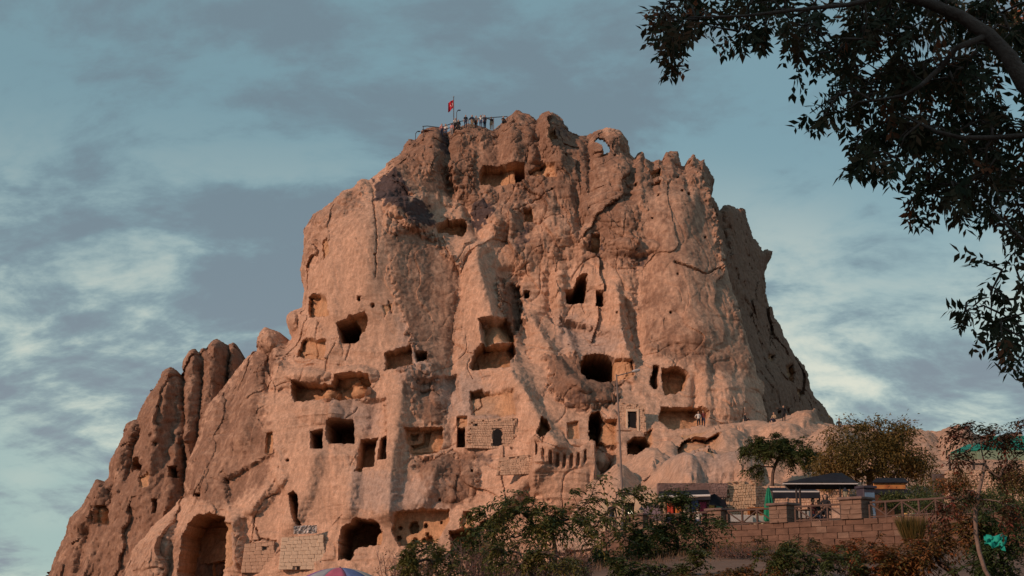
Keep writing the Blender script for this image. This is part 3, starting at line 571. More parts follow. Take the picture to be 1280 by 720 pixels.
# ---- the spires standing behind the left shoulder
SPIRES = [(40,780),(56,735),(64,715),(74,690),(85,668),(88,650),(108,634),(116,616),(127,600),(134,604),(139,597),(138,585),(145,568),(158,548),(162,534),(168,527),(174,525),(178,515),(190,495),(204,479),(208,467),(216,462),(225,465),(229,472),(234,455),(242,443),(247,439),(251,446),(257,438),(263,440),(267,433),(275,428),(283,432),(288,436),(294,430),(301,436),(306,447),(312,470),(300,520),(290,780)]
SCTRL = [(60,740,166),(130,740,160),(220,740,156),(290,740,156),(100,650,167),(140,610,166),(180,620,161),(230,620,161),(280,600,164),(170,535,169),(190,530,166),(225,530,167),(255,520,167),(290,520,170),(215,465,171),(245,445,173),(275,432,173),(298,436,176)]
def spire_details(s):
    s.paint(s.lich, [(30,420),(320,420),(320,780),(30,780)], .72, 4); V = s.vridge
    V([(216,462),(205,520),(190,590)], 16, 9, 2.0, 40); V([(229,470),(230,540),(226,620)], 4, 4, -1.7, 30); V([(246,440),(240,500),(236,560)], 10, 7, 1.4, 30); V([(254,450),(250,520),(246,580)], 3, 4, -1.2, 30); V([(276,428),(268,500),(262,560)], 11, 9, 1.7, 30); V([(288,440),(283,500)], 3, 3, -2.0)
    V([(297,434),(292,490)], 7, 7, 1.6); V([(168,530),(150,580)], 8, 6, 1.2); V([(175,530),(166,560),(158,600)], 3, 4, -1.4); V([(128,600),(105,660)], 14, 10, 1.2); V([(143,600),(128,660)], 4, 5, -.9); V([(110,660),(96,720)], 6, 5, -1.3); V([(215,600),(210,660)], 8, 10, .9); V([(222,540),(216,600)], 8, 6, .9)
    x, y, z = s.x, s.y, s.z
    s.r -= .9 * fbm(x / 5, y / 7, z / 7, 4, 301) + .5 * fbm(x / 2.4, y / 5, z / 7, 4, 307, ridged=True); s.r += 1.3 * facets(x + .8 * noise3(x / 2, y / 2, z / 2, 341), z, 3.2, 8.0, 340, .2)[0] - .35 * fbm(x / .9, y / .9, z / 1.4, 3, 345, ridged=True) + .2 * facets(x, z, 1.5, 3.6, 350, .15)[0]
    C = s.carve; C([(164,580),(168,574),(175,573),(178,580),(181,583),(180,590),(174,588),(166,590)], 5, 1.3, .5); C([(212,584),(221,584),(221,597),(212,597)], 4, 1.2, .2); C([(191,625),(198,624),(197,641),(192,642)], 4, 1.2, .2); C([(120,648),(122,634),(132,630),(136,640),(136,655),(120,655)], 1.6)
    C([(115,650),(119,633),(118,655)], .8); C([(196,556),(202,556),(200,562)], 1.2, 1.2); C([(176,598),(190,592),(186,608),(178,612)], .6)
spires = empty('rock_spires', (-38, 160, 4)); tag(spires, 'cluster of brown pointed rock spires with small cave windows, beside the castle shoulder', 'rock spires')
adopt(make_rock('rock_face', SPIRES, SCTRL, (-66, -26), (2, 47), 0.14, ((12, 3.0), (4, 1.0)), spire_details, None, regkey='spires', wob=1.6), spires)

# ---- pale rounded slopes at the foot, above the terrace
APRON = [(690,680),(735,612),(770,592),(790,578),(818,578),(835,556),(850,546),(872,535),(905,532),(940,529),(960,528),(984,519),(998,514),(1012,518),(1022,528),(1046,534),(1062,531),(1085,536),(1110,546),(1160,545),(1195,546),(1225,551),(1262,546),(1320,556),(1400,580),(1500,640),(1520,760),(690,760)]
ACTRL = [(735,612,104),(790,580,118),(835,556,126),(872,535,133),(940,529,136),(998,515,140),(1046,534,134),(1110,546,124),(1195,546,112),(1320,556,104),
 (760,620,94),(820,600,100),(870,570,111),(930,560,113),(1000,560,112),(1060,565,110),(1150,580,100),(1250,590,94),(870,600,92),(930,605,91),(1000,605,91),(1100,610,88),(1200,620,84),(1300,620,82),
 (700,690,84),(760,680,82),(830,660,84),(900,660,84),(1000,660,82),(1100,660,78),(1200,680,74),(1320,680,70),(1500,660,72),(1450,600,90),(800,640,87),(900,630,88)]
def apron_details(s):
    u, v, x, y, z = s.u, s.v, s.x, s.y, s.z; B = s.blob; s.smooth[:] = .75; s.bp = 1.5; s.paint(s.grey, [(840,580),(900,570),(960,590),(900,610),(830,600)], .6)
    s.paint(s.smooth, [(1000,505),(1060,525),(1040,545),(990,535)], .1); s.paint(s.lich, [(985,505),(1020,510),(1045,535),(1000,530)], .5); s.paint(s.lich, [(1100,540),(1330,540),(1330,620),(1100,620)], .45)
    B(810,585,26,16,2.6); B(852,592,34,18,2.4); B(905,592,36,16,2.0); B(960,575,40,20,2.6); B(905,548,40,12,1.6); B(1010,525,22,10,1.4); B(985,545,36,12,1.6); B(1040,552,30,14,1.4); B(1140,560,40,18,2.0); B(1200,560,30,16,1.6); B(770,612,20,14,1.2); B(935,600,22,10,1.0); B(1250,565,30,14,1.5); B(885,575,14,12,1.5)
    s.r -= .9 * fbm(x / 5, y / 9, z / 3, 4, 401) + .25 * fbm(x / 1.6, y / 4, z / 1.2, 3, 407)
    for a in ((808,590,30,15,1.5), (846,598,30,13,1.2), (880,586,26,14,1.3), (925,592,34,16,1.5), (965,582,30,18,1.6), (905,552,30,10,1.0), (1006,524,18,8,.6), (950,540,46,9,1.0), (1040,556,30,14,1.3), (775,610,22,13,1.2), (1000,590,24,14,1.2), (870,560,20,9,.9), (1140,565,36,16,1.6), (1190,560,30,14,1.2), (1100,570,30,16,1.2), (832,572,14,10,1.1)): s.dome(a[0], a[1], a[2] * 1.15, a[3] * 1.1, a[4] * .75, .9)
    led = sstep(np.sin(z * 3.1 + 1.5 * noise3(x / 6, y / 9, z / 3, 431)) * 1.4); s.up += .28 * led * (noise3(x / 7, y / 12, z / 4, 433) > -.1)
    s.up += .5 * fbm(x / 3.5, y / 6, z / 2, 4, 411); s.up += .5 * facets(x, y, 5, 9, 420)[0] * .6
    C = s.carve; C([(846,566),(858,561),(872,560),(890,556),(900,555),(903,561),(892,565),(876,568),(864,571),(850,573)], 3.5, 1.6); C([(876,590),(886,574),(896,584),(890,594)], .8); C([(868,578),(880,576),(886,586),(872,584)], 2.0); C([(975,585),(990,572),(1000,580),(992,592)], 1.6); C([(850,550),(862,546),(884,543),(882,549),(860,552)], .9)
apron = make_rock('rock_slope', APRON, ACTRL, (1, 50), (4.6, 24), 0.10, ((18, 2.6), (7, 1.2)), apron_details, None, rough=.55, hang=8)
adopt(apron, castle)

# ---- masonry set into the rock
def block_mesh(name, seed, m, sx=1, sy=1, sz=1, bev=.09):
    rnd = random.Random(seed); mb = MB(); mb.box((0, 0, 0), (1, 1, 1), bev=bev)
    mb.v = [(p[0] * sx + rnd.uniform(-.03, .03), p[1] * sy + rnd.uniform(-.03, .03), p[2] * sz + rnd.uniform(-.03, .03)) for p in mb.v]
    return mb.mesh(name, m)
M_BLOCK = mat('cut_tuff_block', (.66, .50, .37), .95, .14, 1.3, .5, 9); M_RUBBLE = mat('rubble_stone', (.56, .38, .272), .95, .25, 1.8, .6, 8); M_DARKRUB = mat('dark_rubble_stone', (.21, .145, .135), .95, .35, 2.0, .6, 8)
M_MORTAR = mat('mortar', (.50, .335, .24), .95, .2, 3, .4); M_TERR = mat('terrace_stone', (.15, .088, .064), .95, .3, 1.6, .5, 8); M_TERRL = mat('pale_terrace_stone', (.2, .13, .098), .95, .25, 1.6, .5, 8); M_TMORT = mat('terrace_mortar', (.14, .082, .06), .95, .2, 3, .4)
def masonry(parent, px, rows, cols, m, pieces, y_off=.25, holes=(), seed=1, thick=.5, mortar=M_MORTAR, Yfix=None, bed_y=.10, ragged=False):
    """coursed wall filling the pixel quad px = [(u,v) bl, br, tr, tl]; stones are single pieces or, where tiny, one joined part"""
    rnd = random.Random(seed)
    if Yfix is None:
        ys = [on_rock('rock_face', u, v) for u in np.linspace(px[0][0] + 2, px[1][0] - 2, 5) for v in np.linspace(px[3][1] + 2, px[0][1] - 2, 4)]
        ys = sorted(p.y for p in ys if p); Y = ys[len(ys) // 5] - y_off
    else: Y = Yfix
    bl, br, tr, tl = (at(u, v, Y) for u, v in px)
    w = empty('masonry_wall', (0, 0, 0)) if False else None
    def P(a, c): return (bl * (1 - a) + br * a) * (1 - c) + (tl * (1 - a) + tr * a) * c
    pb = MB(); n = 12
    # mortar bed behind the stones
    bed = [P(0, 0), P(1, 0), P(1, 1), P(0, 1)]
    pb.add([q + Vector((0, bed_y, 0)) for q in bed] + [q + Vector((0, bed_y + thick, 0)) for q in bed], [(0, 1, 2, 3), (7, 6, 5, 4), (1, 0, 4, 5), (2, 1, 5, 6), (3, 2, 6, 7), (0, 3, 7, 4)])
    wall = pb.build('masonry_wall', mortar); adopt(wall, parent)
    shapes = [block_mesh('stone', seed * 10 + k, m) for k in range(5)]; joined = MB()
    if not pieces:
        for k in range(5):
            for q in shapes[k].vertices: q.co += Vector((rnd.uniform(-.09, .09), 0, rnd.uniform(-.12, .12)))
    rb = [0.0]
    while rb[-1] < 1: rb.append(rb[-1] + (rnd.uniform(.6, 1.4) if not pieces else rnd.uniform(.92, 1.08)) / rows)
    rb[-1] = 1.0
    for r_ in range(len(rb) - 1):
        c0, c1 = rb[r_], rb[r_ + 1]; cuts = [0.0]
        while cuts[-1] < 1: cuts.append(cuts[-1] + rnd.uniform(.65, 1.4) / cols)
        cuts[-1] = 1.0
        for a0, a1 in zip(cuts[:-1], cuts[1:]):
            if a1 - a0 < .2 / cols: continue
            um, vm_ = (a0 + a1) / 2, (c0 + c1) / 2
            if ragged and (um < .08 or um > .92 or vm_ > .9) and rnd.random() < .5: continue
            if any(h[0] < um < h[1] and h[2] < vm_ < h[3] for h in holes): continue
            c = P(um, vm_); ex = P(a1, vm_) - P(a0, vm_); ez = P(um, c1) - P(um, c0)
            L_, H_ = ex.length * (.985 if pieces else .95), ez.length * (.97 if pieces else .92); ang = math.atan2(ex.y, ex.x)
            loc = c + Vector((0, .06 - rnd.uniform(0, .05), 0))
            if pieces:
                o = link('stone', rnd.choice(shapes)); o.parent = wall; o.matrix_parent_inverse = wall.matrix_world.inverted()
                o.location = loc; o.scale = (L_, .22, H_); o.rotation_euler = (rnd.uniform(-.02, .02), rnd.uniform(-.02, .02), ang)
            else:
                me = rnd.choice(shapes); Mx = Matrix.Translation(loc) @ Matrix.Rotation(ang, 4, 'Z') @ Matrix.Rotation(rnd.uniform(-.12, .12), 4, 'Y') @ Matrix.Diagonal((L_, .22, H_, 1))
                joined.add([Mx @ q.co for q in me.vertices], [tuple(p.vertices) for p in me.polygons])
    if joined.v:
        o = joined.build('stone_courses', m, wall); o['kind'] = 'stuff'
    return wall, P, Y
# pale wall with two small openings at the left foot; the fainter one beside it
w1, P1, Y1 = masonry(castle, [(348,712),(408,712),(404,668),(352,672)], 9, 8, M_BLOCK, True, .3, [(.1,.19,.84,.97),(.36,.45,.0,.09)], 3)
w2, P2, Y2 = masonry(castle, [(301,716),(346,716),(342,676),(306,680)], 8, 6, mat('weathered_block', (.55, .36, .255), .95, .18, 1.3, .5, 9), True, .2, [(.62,.74,.72,.9)], 4)
# chapel wall with the arched window
w3, P3, Y3 = masonry(castle, [(581,560),(650,562),(646,522),(586,524)], 15, 24, M_RUBBLE, False, .1, [(.49,.69,.06,.66),(.12,.2,.78,.86)], 5, bed_y=.09, ragged=True)
w4, P4, Y4 = masonry(castle, [(620,594),(676,592),(680,566),(624,572)], 10, 18, M_RUBBLE, False, .1, [], 6, bed_y=.09, ragged=True)
w5, P5, Y5 = masonry(castle, [(771,540),(808,542),(806,506),(774,503)], 15, 12, M_RUBBLE, False, .15, [(.36,.68,.1,.72)], 7, bed_y=.09, ragged=True)
def opening(P, Y, a0, a1, c0, c1, arch, m, parent):
    """window drawn as a thin black panel, its colour standing for the shade inside"""
    mb = MB(); b0, b1 = P(a0, c0), P(a1, c0); h = (P(a0, c1) - b0).z; w_ = (b1 - b0).length; cxm = (b0 + b1) / 2
    poly = [(-w_ / 2, 0), (w_ / 2, 0), (w_ / 2, h - (w_ / 2 if arch else 0))]
    if arch: poly += [(w_ / 2 * math.cos(t_), h - w_ / 2 + w_ / 2 * math.sin(t_)) for t_ in np.linspace(.3, math.pi - .3, 7)]
    poly += [(-w_ / 2, h - (w_ / 2 if arch else 0))]
    mb.prism(poly, .02, .06, lambda p: p + cxm); o = mb.build('window', m); adopt(o, parent); return o
M_VOID = mat('opening_black', (.012, .011, .012), .9, .3, 5, .2)  # black that paints the shade inside windows and doorway
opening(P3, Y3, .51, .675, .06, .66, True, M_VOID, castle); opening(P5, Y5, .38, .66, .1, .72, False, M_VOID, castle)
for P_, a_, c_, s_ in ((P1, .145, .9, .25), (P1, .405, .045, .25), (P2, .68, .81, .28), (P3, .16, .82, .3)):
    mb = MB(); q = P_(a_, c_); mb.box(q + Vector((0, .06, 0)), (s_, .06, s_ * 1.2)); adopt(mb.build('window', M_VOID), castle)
# pale lintel and jambs round the doorway
mb = MB(); q = P5(.52, .72); mb.box(q + Vector((0, -.08, .12)), (1.25, .2, .22), bev=.02); adopt(mb.build('lintel', M_BLOCK), castle)
for a_ in (.32, .72): mb = MB(); q = P5(a_, .41); mb.box(q + Vector((0, -.07, 0)), (.2, .2, 2.0), bev=.02); adopt(mb.build('door_jamb', M_BLOCK), castle)
# silver sheet pushed into the slit above the pale wall
mb = MB(); q0 = at(367, 668, Y1 - .1)
rnd = random.Random(5); NX = 14
g = [[Vector((q0.x + (i / NX) * 2.3, Y1 - .2 + rnd.uniform(-.1, .1), q0.z + k / 6 * .8 + rnd.uniform(-.04, .04) + .12 * i / NX)) for i in range(NX + 1)] for k in range(7)]
mb.add([p for r_ in g for p in r_], [(k * (NX + 1) + i, k * (NX + 1) + i + 1, (k + 1) * (NX + 1) + i + 1, (k + 1) * (NX + 1) + i) for k in range(6) for i in range(NX)])
so = mb.build('crumpled_sheet', mat('silver_foil', (.34, .31, .30), .5, .5, 4, .3, metal=.3)); sm = so.modifiers.new('thick', 'SOLIDIFY'); sm.thickness = .02
tag(so, 'crumpled silver sheet lying on top of the pale block wall', 'sheet')

# ---- ground
def gh(x, y):
    r_ = sstep((np.asarray(y, float) - 8) / 56); rt = sstep((np.asarray(x, float) + 8) / 16)
    h = 2.3 * r_ + 1.9 * r_ * rt * sstep((230 - np.asarray(y, float)) / 60) - 1.6 * sstep((np.asarray(y, float) - 220) / 200)
    return h
def grid_ground():
    xs = np.concatenate([-np.geomspace(90, 3500, 16)[::-1], np.linspace(-80, 80, 161), np.geomspace(90, 3500, 16)])
    ys = np.concatenate([-np.geomspace(40, 3500, 12)[::-1], np.linspace(-30, 160, 191), np.geomspace(170, 3500, 20)])
    X, Y = np.meshgrid(xs, ys); Z = gh(X, Y) + .10 * fbm(X / 3, Y / 3, 0 * X, 3, 501) * (np.abs(Y) < 200)
    # rise added out of view, behind and left, shaped to shade the foreground
    sdx, sdy = -math.sin(SUN_AZ), -math.cos(SUN_AZ)
    px_, py_ = X - 2, Y - 9                                     # axis across the sun's direction
    along = px_ * sdx + py_ * sdy; acr = px_ * -sdy + py_ * sdx
    shade_hill = 24 * sstep((along - 14) / 26) * sstep((acr + 24) / 12) * sstep((46 - acr) / 14) * sstep((110 - along) / 60)
    Z = Z + shade_hill * (1 + .05 * fbm(X / 9, Y / 9, 0 * X, 3, 505))
    n, m = Z.shape
    V = np.stack([X, Y, Z], -1).reshape(-1, 3); i = np.arange(n * m).reshape(n, m)
    Q = np.stack([i[:-1, :-1], i[:-1, 1:], i[1:, 1:], i[1:, :-1]], -1).reshape(-1, 4)
    me = bpy.data.meshes.new('ground'); me.from_pydata(V.tolist(), [], Q.tolist()); me.shade_smooth(); me.materials.append(M_EARTH)
    return link('ground', me)
M_EARTH = mat('dusty_earth', (.13, .08, .06), .95, .3, .6, .6, 3, col2=(.2, .125, .09))
tag(grid_ground(), kind='structure')

# ================================================================== PEOPLE
M_SKIN = mat('skin', (.42, .25, .175), .6, .08, 6, 0); M_HAIR = mat('dark_hair', (.02, .014, .011), .6, .3, 30, .2)
CLOTH = {}
def cloth(c):
    if c not in CLOTH: CLOTH[c] = mat('cloth_%d' % len(CLOTH), c, .9, .15, 8, .3, 40)
    return CLOTH[c]
WHITE = (.62, .6, .57); BLACK = (.02, .02, .024); NAVY = (.03, .04, .075); RED = (.4, .05, .05); GREYC = (.2, .2, .21); TAN = (.36, .27, .18); BLUE = (.1, .16, .3); PINK = (.5, .25, .24); DENIM = (.07, .10, .17); MAROON = (.16, .04, .04)
POSES = {
 # joints: pelvis, chest, neck, head, shoulders, elbows, wrists, hips, knees, ankles (left x<0); facing -y
 'stand': dict(),
 'hand_up': dict(el_r=(.30, -.06, 1.48), wr_r=(.24, -.12, 1.72), el_l=(-.24, .04, 1.14), wr_l=(-.2, -.1, .92)),
 'hip': dict(el_l=(-.36, .08, 1.16), wr_l=(-.2, -.06, 1.0)),
 'photo': dict(el_l=(-.26, -.16, 1.2), wr_l=(-.08, -.34, 1.46), el_r=(.26, -.16, 1.2), wr_r=(.08, -.34, 1.46)),
 'point': dict(el_l=(-.42, -.06, 1.4), wr_l=(-.66, -.12, 1.42)),
 'walk': dict(kn_l=(-.1, -.16, .5), an_l=(-.1, -.26, .1), kn_r=(.1, .02, .48), an_r=(.1, .26, .12)),
 'sit': dict(pel=(0, 0, .16), ch=(0, -.03, .56), nk=(0, -.03, .76), hd=(0, -.06, .92), sh_l=(-.18, -.02, .68), sh_r=(.18, -.02, .68), el_l=(-.25, -.12, .44), el_r=(.25, -.12, .44), wr_l=(-.12, -.34, .40), wr_r=(.12, -.34, .40),
             hp_l=(-.1, -.02, .14), hp_r=(.1, -.02, .14), kn_l=(-.13, -.40, .40), kn_r=(.13, -.40, .40), an_l=(-.12, -.52, .06), an_r=(.12, -.52, .06)),
 'chair': dict(pel=(0, 0, .52), ch=(0, .02, .92), nk=(0, .01, 1.12), hd=(0, -.01, 1.28), sh_l=(-.18, .02, 1.04), sh_r=(.18, .02, 1.04), el_l=(-.24, -.08, .80), el_r=(.24, -.08, .80), wr_l=(-.12, -.32, .76), wr_r=(.12, -.32, .76),
             hp_l=(-.1, -.02, .50), hp_r=(.1, -.02, .50), kn_l=(-.11, -.42, .50), kn_r=(.11, -.42, .50), an_l=(-.11, -.42, .08), an_r=(.11, -.42, .08)),
}
BASE = dict(pel=(0, 0, .95), ch=(0, .01, 1.26), nk=(0, .01, 1.48), hd=(0, -.01, 1.63), sh_l=(-.18, .01, 1.40), sh_r=(.18, .01, 1.40), el_l=(-.25, .03, 1.12), el_r=(.25, .03, 1.12), wr_l=(-.24, -.06, .88), wr_r=(.24, -.06, .88),
            hp_l=(-.1, 0, .90), hp_r=(.1, 0, .90), kn_l=(-.11, -.02, .50), kn_r=(.11, -.02, .50), an_l=(-.11, .02, .09), an_r=(.11, .02, .09))
def person(pose, loc, rz, shirt, trousers, label, group, sleeves=False, long_hair=False, scale=1.0, hat=None, sub=1):
    J = dict(BASE); J.update(POSES[pose]); J = {k: Vector(v_) for k, v_ in J.items()}
    hips_mid = J['pel']
    def hand(w, e): d_ = (J[w] - J[e]).normalized(); return J[w] + d_ * .07, J[w] + d_ * .15
    vs_, es, rad, cls = [], [], [], []
    def add(p, r_, c, prev=None):
        vs_.append(tuple(p)); rad.append(r_ if isinstance(r_, tuple) else (r_, r_)); cls.append(c); i = len(vs_) - 1
        if prev is not None: es.append((prev, i))
        return i
    pel = add(J['pel'], (.155, .115), 'p'); wa = add((J['pel'] * .5 + J['ch'] * .5), (.135, .10), 's', pel); ch = add(J['ch'], (.155, .11), 's', wa); up = add(J['ch'] * .35 + J['nk'] * .65, (.13, .085), 's', ch); nk = add(J['nk'], .055, 'k', up)
    fw = Vector((0, -.02, 0))
    h1 = add(J['hd'] + Vector((0, -.01, -.075)), (.062, .07), 'k', nk); h2 = add(J['hd'] + Vector((0, 0, .0)), (.074, .092), 'k', h1); h3 = add(J['hd'] + Vector((0, .012, .075)), (.068, .085), 'k', h2); h4 = add(J['hd'] + Vector((0, .015, .115)), .035, 'k', h3)
    for s_ in ('_l', '_r'):
        a = add(J['sh' + s_], .062, 's', up); m_ = add(J['sh' + s_] * .5 + J['el' + s_] * .5, .05, 's', a); e_ = add(J['el' + s_], .04, 's' if sleeves else 'k', m_); f_ = add(J['el' + s_] * .55 + J['wr' + s_] * .45, .038, 's' if sleeves else 'k', e_); w_ = add(J['wr' + s_], .026, 'k', f_)
        p1, p2 = hand('wr' + s_, 'el' + s_); k_ = add(p1, (.042, .022), 'k', w_)
        d_ = (p2 - p1).normalized(); side = Vector((0, 1, 0)) if abs(d_.y) < .7 else Vector((1, 0, 0)); side = (side - d_ * side.dot(d_)).normalized(); cur = d_.cross(side) * (.012 if s_ == '_l' else -.012)
        for q, ln in ((-.030, .070), (-.010, .082), (.010, .078), (.028, .062)): t1 = add(p1 + d_ * .035 + side * q, .0095, 'k', k_); t2 = add(p1 + d_ * (.03 + ln) + side * q * 1.1 + cur, .008, 'k', t1)
        t1 = add(p1 + side * -.045 + d_ * .005, .011, 'k', k_); add(p1 + side * -.06 + d_ * .04 + cur, .009, 'k', t1)
        h = add(J['hp' + s_], .095, 'p', pel); th = add(J['hp' + s_] * .5 + J['kn' + s_] * .5, .085, 'p', h); kn = add(J['kn' + s_], .06, 'p', th); cf = add(J['kn' + s_] * .62 + J['an' + s_] * .38, .058, 'p', kn); an = add(J['an' + s_], .042, 'p', cf)
        hl = add(J['an' + s_] + Vector((0, .03, -.05)), .038, 'b', an); add(J['an' + s_] + Vector((0, -.15, -.055)), (.04, .03), 'b', hl)
    # face: nose, ears on the head
    add(J['hd'] + Vector((0, -.105, -.012)), .014, 'k', h2); add(J['hd'] + Vector((-.085, .005, -.01)), .014, 'k', h2); add(J['hd'] + Vector((.085, .005, -.01)), .014, 'k', h2)
    me = bpy.data.meshes.new('body'); me.from_pydata(vs_, es, []); ob = bpy.data.objects.new('body', me); COL.objects.link(ob)
    sk = ob.modifiers.new('skin', 'SKIN'); sk.use_smooth_shade = True
    for i, r_ in enumerate(rad): me.skin_vertices[0].data[i].radius = r_
    me.skin_vertices[0].data[0].use_root = True
    if sub: sb = ob.modifiers.new('sub', 'SUBSURF'); sb.levels = sb.render_levels = sub
    dg = bpy.context.evaluated_depsgraph_get(); ev = bpy.data.meshes.new_from_object(ob.evaluated_get(dg)); bpy.data.objects.remove(ob); bpy.data.meshes.remove(me)
    ev.name = 'person'; ev.materials.clear()
    for m_ in (M_SKIN, cloth(shirt), cloth(trousers), cloth(BLACK)): ev.materials.append(m_)
    SV = np.array(vs_); MI = {'k': 0, 's': 1, 'p': 2, 'b': 3}; cl = np.array([MI[c] for c in cls]); RD = np.array([max(r_) for r_ in rad])
    ctr = np.array([p.center[:] for p in ev.polygons]); dd = np.linalg.norm(ctr[:, None] - SV[None], axis=2) - RD[None] * .55
    ev.polygons.foreach_set('material_index', cl[dd.argmin(1)].astype(np.int32)); ev.shade_smooth()
    o = link('person', ev, None, loc, (0, 0, rz)); o.scale = (scale,) * 3
    tag(o, label, 'person', group)
    # hair cap (and fall) or hat
    mb = MB(); c = J['hd'] + Vector((0, .014, .02)); n = 10
    V = []; FS = []; rows = 6
    for i in range(rows):
        t_ = i / (rows - 1) * math.pi * .60
        for k in range(n):
            p_ = 2 * math.pi * k / n; low = (.03 if math.sin(p_) > 0 else -.02) * (i / (rows - 1))
            V.append(c + Vector((.083 * math.sin(t_) * math.cos(p_), .101 * math.sin(t_) * math.sin(p_) * (1 if math.sin(p_) > 0 else .86), .108 * math.cos(t_) - low)))
    for i in range(rows - 1):
        for k in range(n): j = (k + 1) % n; FS.append((i * n + k, (i + 1) * n + k, (i + 1) * n + j, i * n + j))
    mb.add(V, FS)
    if long_hair:
        for q in (-.07, -.035, 0, .035, .07): mb.tube([c + Vector((q, .05 - abs(q) * .6, .05)), c + Vector((q * 1.35, .075 - abs(q) * .8, -.08)), c + Vector((q * 1.5, .06 - abs(q) * .9, -.24))], [.04, .042, .018], 6)
    mb.build('hair', M_HAIR if hat is None else cloth(hat), o, True)
    return o

# ================================================================== ON THE CREST
CREST = 'people on the crest'
crest = [  # pixel of the feet, distance offset, pose, turn, shirt, trousers, label
 (552,174,0,'stand',.4,PINK,NAVY,'person in pink top half hidden at the low end of the crest railing'),
 (557,174,.6,'hip',-.5,WHITE,DENIM,'person in white top standing low beside the flagpole rocks'),
 (565,173,.4,'stand',2.6,PINK,GREYC,'person in pale pink shirt just below the flagpole'),
 (569,167,.2,'photo',.3,WHITE,BLACK,'person in white shirt holding a camera at the foot of the flagpole'),
 (573,169,.5,'stand',-.3,BLACK,BLACK,'person all in black next to the flagpole'),
 (582,163,.2,'stand',.1,BLACK,NAVY,'tall person in black standing alone between flagpole and the group on the crest'),
 (590,163,.0,'hip',.5,NAVY,TAN,'person in navy top and tan trousers in the group on the crest'),
 (595,164,.6,'stand',-.4,GREYC,BLACK,'person in grey top turned aside in the group on the crest'),
 (601,163,.0,'hand_up',.2,WHITE,DENIM,'person in white shirt with one hand raised in the group on the crest'),
 (606,163,.3,'stand',-.6,NAVY,NAVY,'person in dark navy clothes at the right end of the crest group'),
 (614,165,.2,'point',.3,BLACK,TAN,'person in black shirt pointing with one arm out on the crest'),
 (629,158,.2,'sit',.5,BLACK,BLACK,'person in black sitting on the rock beneath the crest boulder'),
]
def crest_pt(u, v, dy):
    p = None
    for k in range(24):
        p = on_rock('rock_face', u, v + k)
        if p is not None: break
    return p + Vector((0, dy, 0)) if p is not None else at(u, v, 168 + dy)
for i, (u, v, dy, po, tr_, sh, tr2, lb) in enumerate(crest):
    q = crest_pt(u, v, .5 + dy); q2 = at(u, v - 3.5, q.y)
    person(po, (q2.x, q2.y, q2.z - .05), tr_, sh, tr2, lb, CREST, sleeves=(i % 2 == 0), long_hair=(i in (2, 8)), sub=0)
M_STEEL = mat('galvanised_steel', (.13, .14, .16), .5, .2, 4, .1, metal=.6); M_DKMETAL = mat('dark_painted_steel', (.045, .045, .055), .5, .2, 4, .1, metal=.4)
def pole_path(pxs, Yy): return [at(u, v, Yy) for u, v in pxs]
rail = empty('safety_railing', at(560, 160, 169)); tag(rail, 'thin dark steel safety railing along the crest of the rock castle', 'railing')
YR = crest_pt(585, 163, 1.5).y
for seg in ([(528,158),(534,157.5),(551,159.5),(568,153),(585,150)], [(586,148.5),(600,148),(634,145.5)], [(528,162),(551,164),(568,157.5)]):
    mb = MB(); mb.tube(pole_path(seg, YR), .055, 6); adopt(mb.build('rail', M_DKMETAL), rail)
for u, v in ((529,158),(546,159.2),(568,153),(586,149),(600,148),(617,147),(634,145.5)):
    mb = MB(); mb.tube([at(u, v, YR), at(u, v + 17, YR)], .055, 6); adopt(mb.build('post', M_DKMETAL), rail)
fp = empty('flagpole', at(567, 165, YR)); tag(fp, 'slim dark flagpole carrying the red flag on the crest', 'flagpole')
mb = MB(); mb.tube([at(567.3, 170, YR), at(567, 122, YR)], [.07, .045], 8); adopt(mb.build('pole', M_DKMETAL), fp)
mb = MB(); tp = at(567, 121, YR); mb.lathe([(.01, -.1), (.09, -.04), (.09, .04), (.01, .1)], tp, 8); adopt(mb.build('finial', M_STEEL), fp)
# flag hanging in folds, crescent and star in white
M_FLAG = mat('red_flag_cloth', (.42, .012, .03), .8, .12, 5, .2); M_FLAGW = mat('white_flag_print', (.75, .72, .7), .8, .05, 5, 0)
mb = MB(); NU, NV = 14, 18; fl_o = at(567, 124.5, YR); PX = YR / F
def flag_pt(a, b):     # a along the fly, b down
    w_ = .95 * a; drop = a * .75
    return fl_o + Vector((-w_ * (.72 + .0 * b), .16 * math.sin(a * 9 + b * 1.5) * a, -(b * 1.05 + drop * (.55 + .45 * b))))
def flag_color(a, b):
    x_, y_ = a * 1.5, b; r1 = math.hypot(x_ - .5, y_ - .5); r2 = math.hypot(x_ - .56, y_ - .5)
    if r1 < .25 and r2 > .2: return 1
    t_ = math.atan2(y_ - .5, x_ - .82); rr = math.hypot(y_ - .5, x_ - .82)
    return 1 if rr < .125 * (.62 + .38 * math.cos(5 * (t_ - math.pi))) else 0
NU, NV = 36, 26
mb.add([flag_pt(i / NU, j / NV) for j in range(NV + 1) for i in range(NU + 1)], [])
for j in range(NV):
    for i in range(NU):
        mb.f.append((j * (NU + 1) + i, j * (NU + 1) + i + 1, (j + 1) * (NU + 1) + i + 1, (j + 1) * (NU + 1) + i)); mb.m.append(flag_color((i + .5) / NU, (j + .5) / NV))
fo = mb.build('flag', [M_FLAG, M_FLAGW], None, True); adopt(fo, fp); sm = fo.modifiers.new('thick', 'SOLIDIFY'); sm.thickness = .012
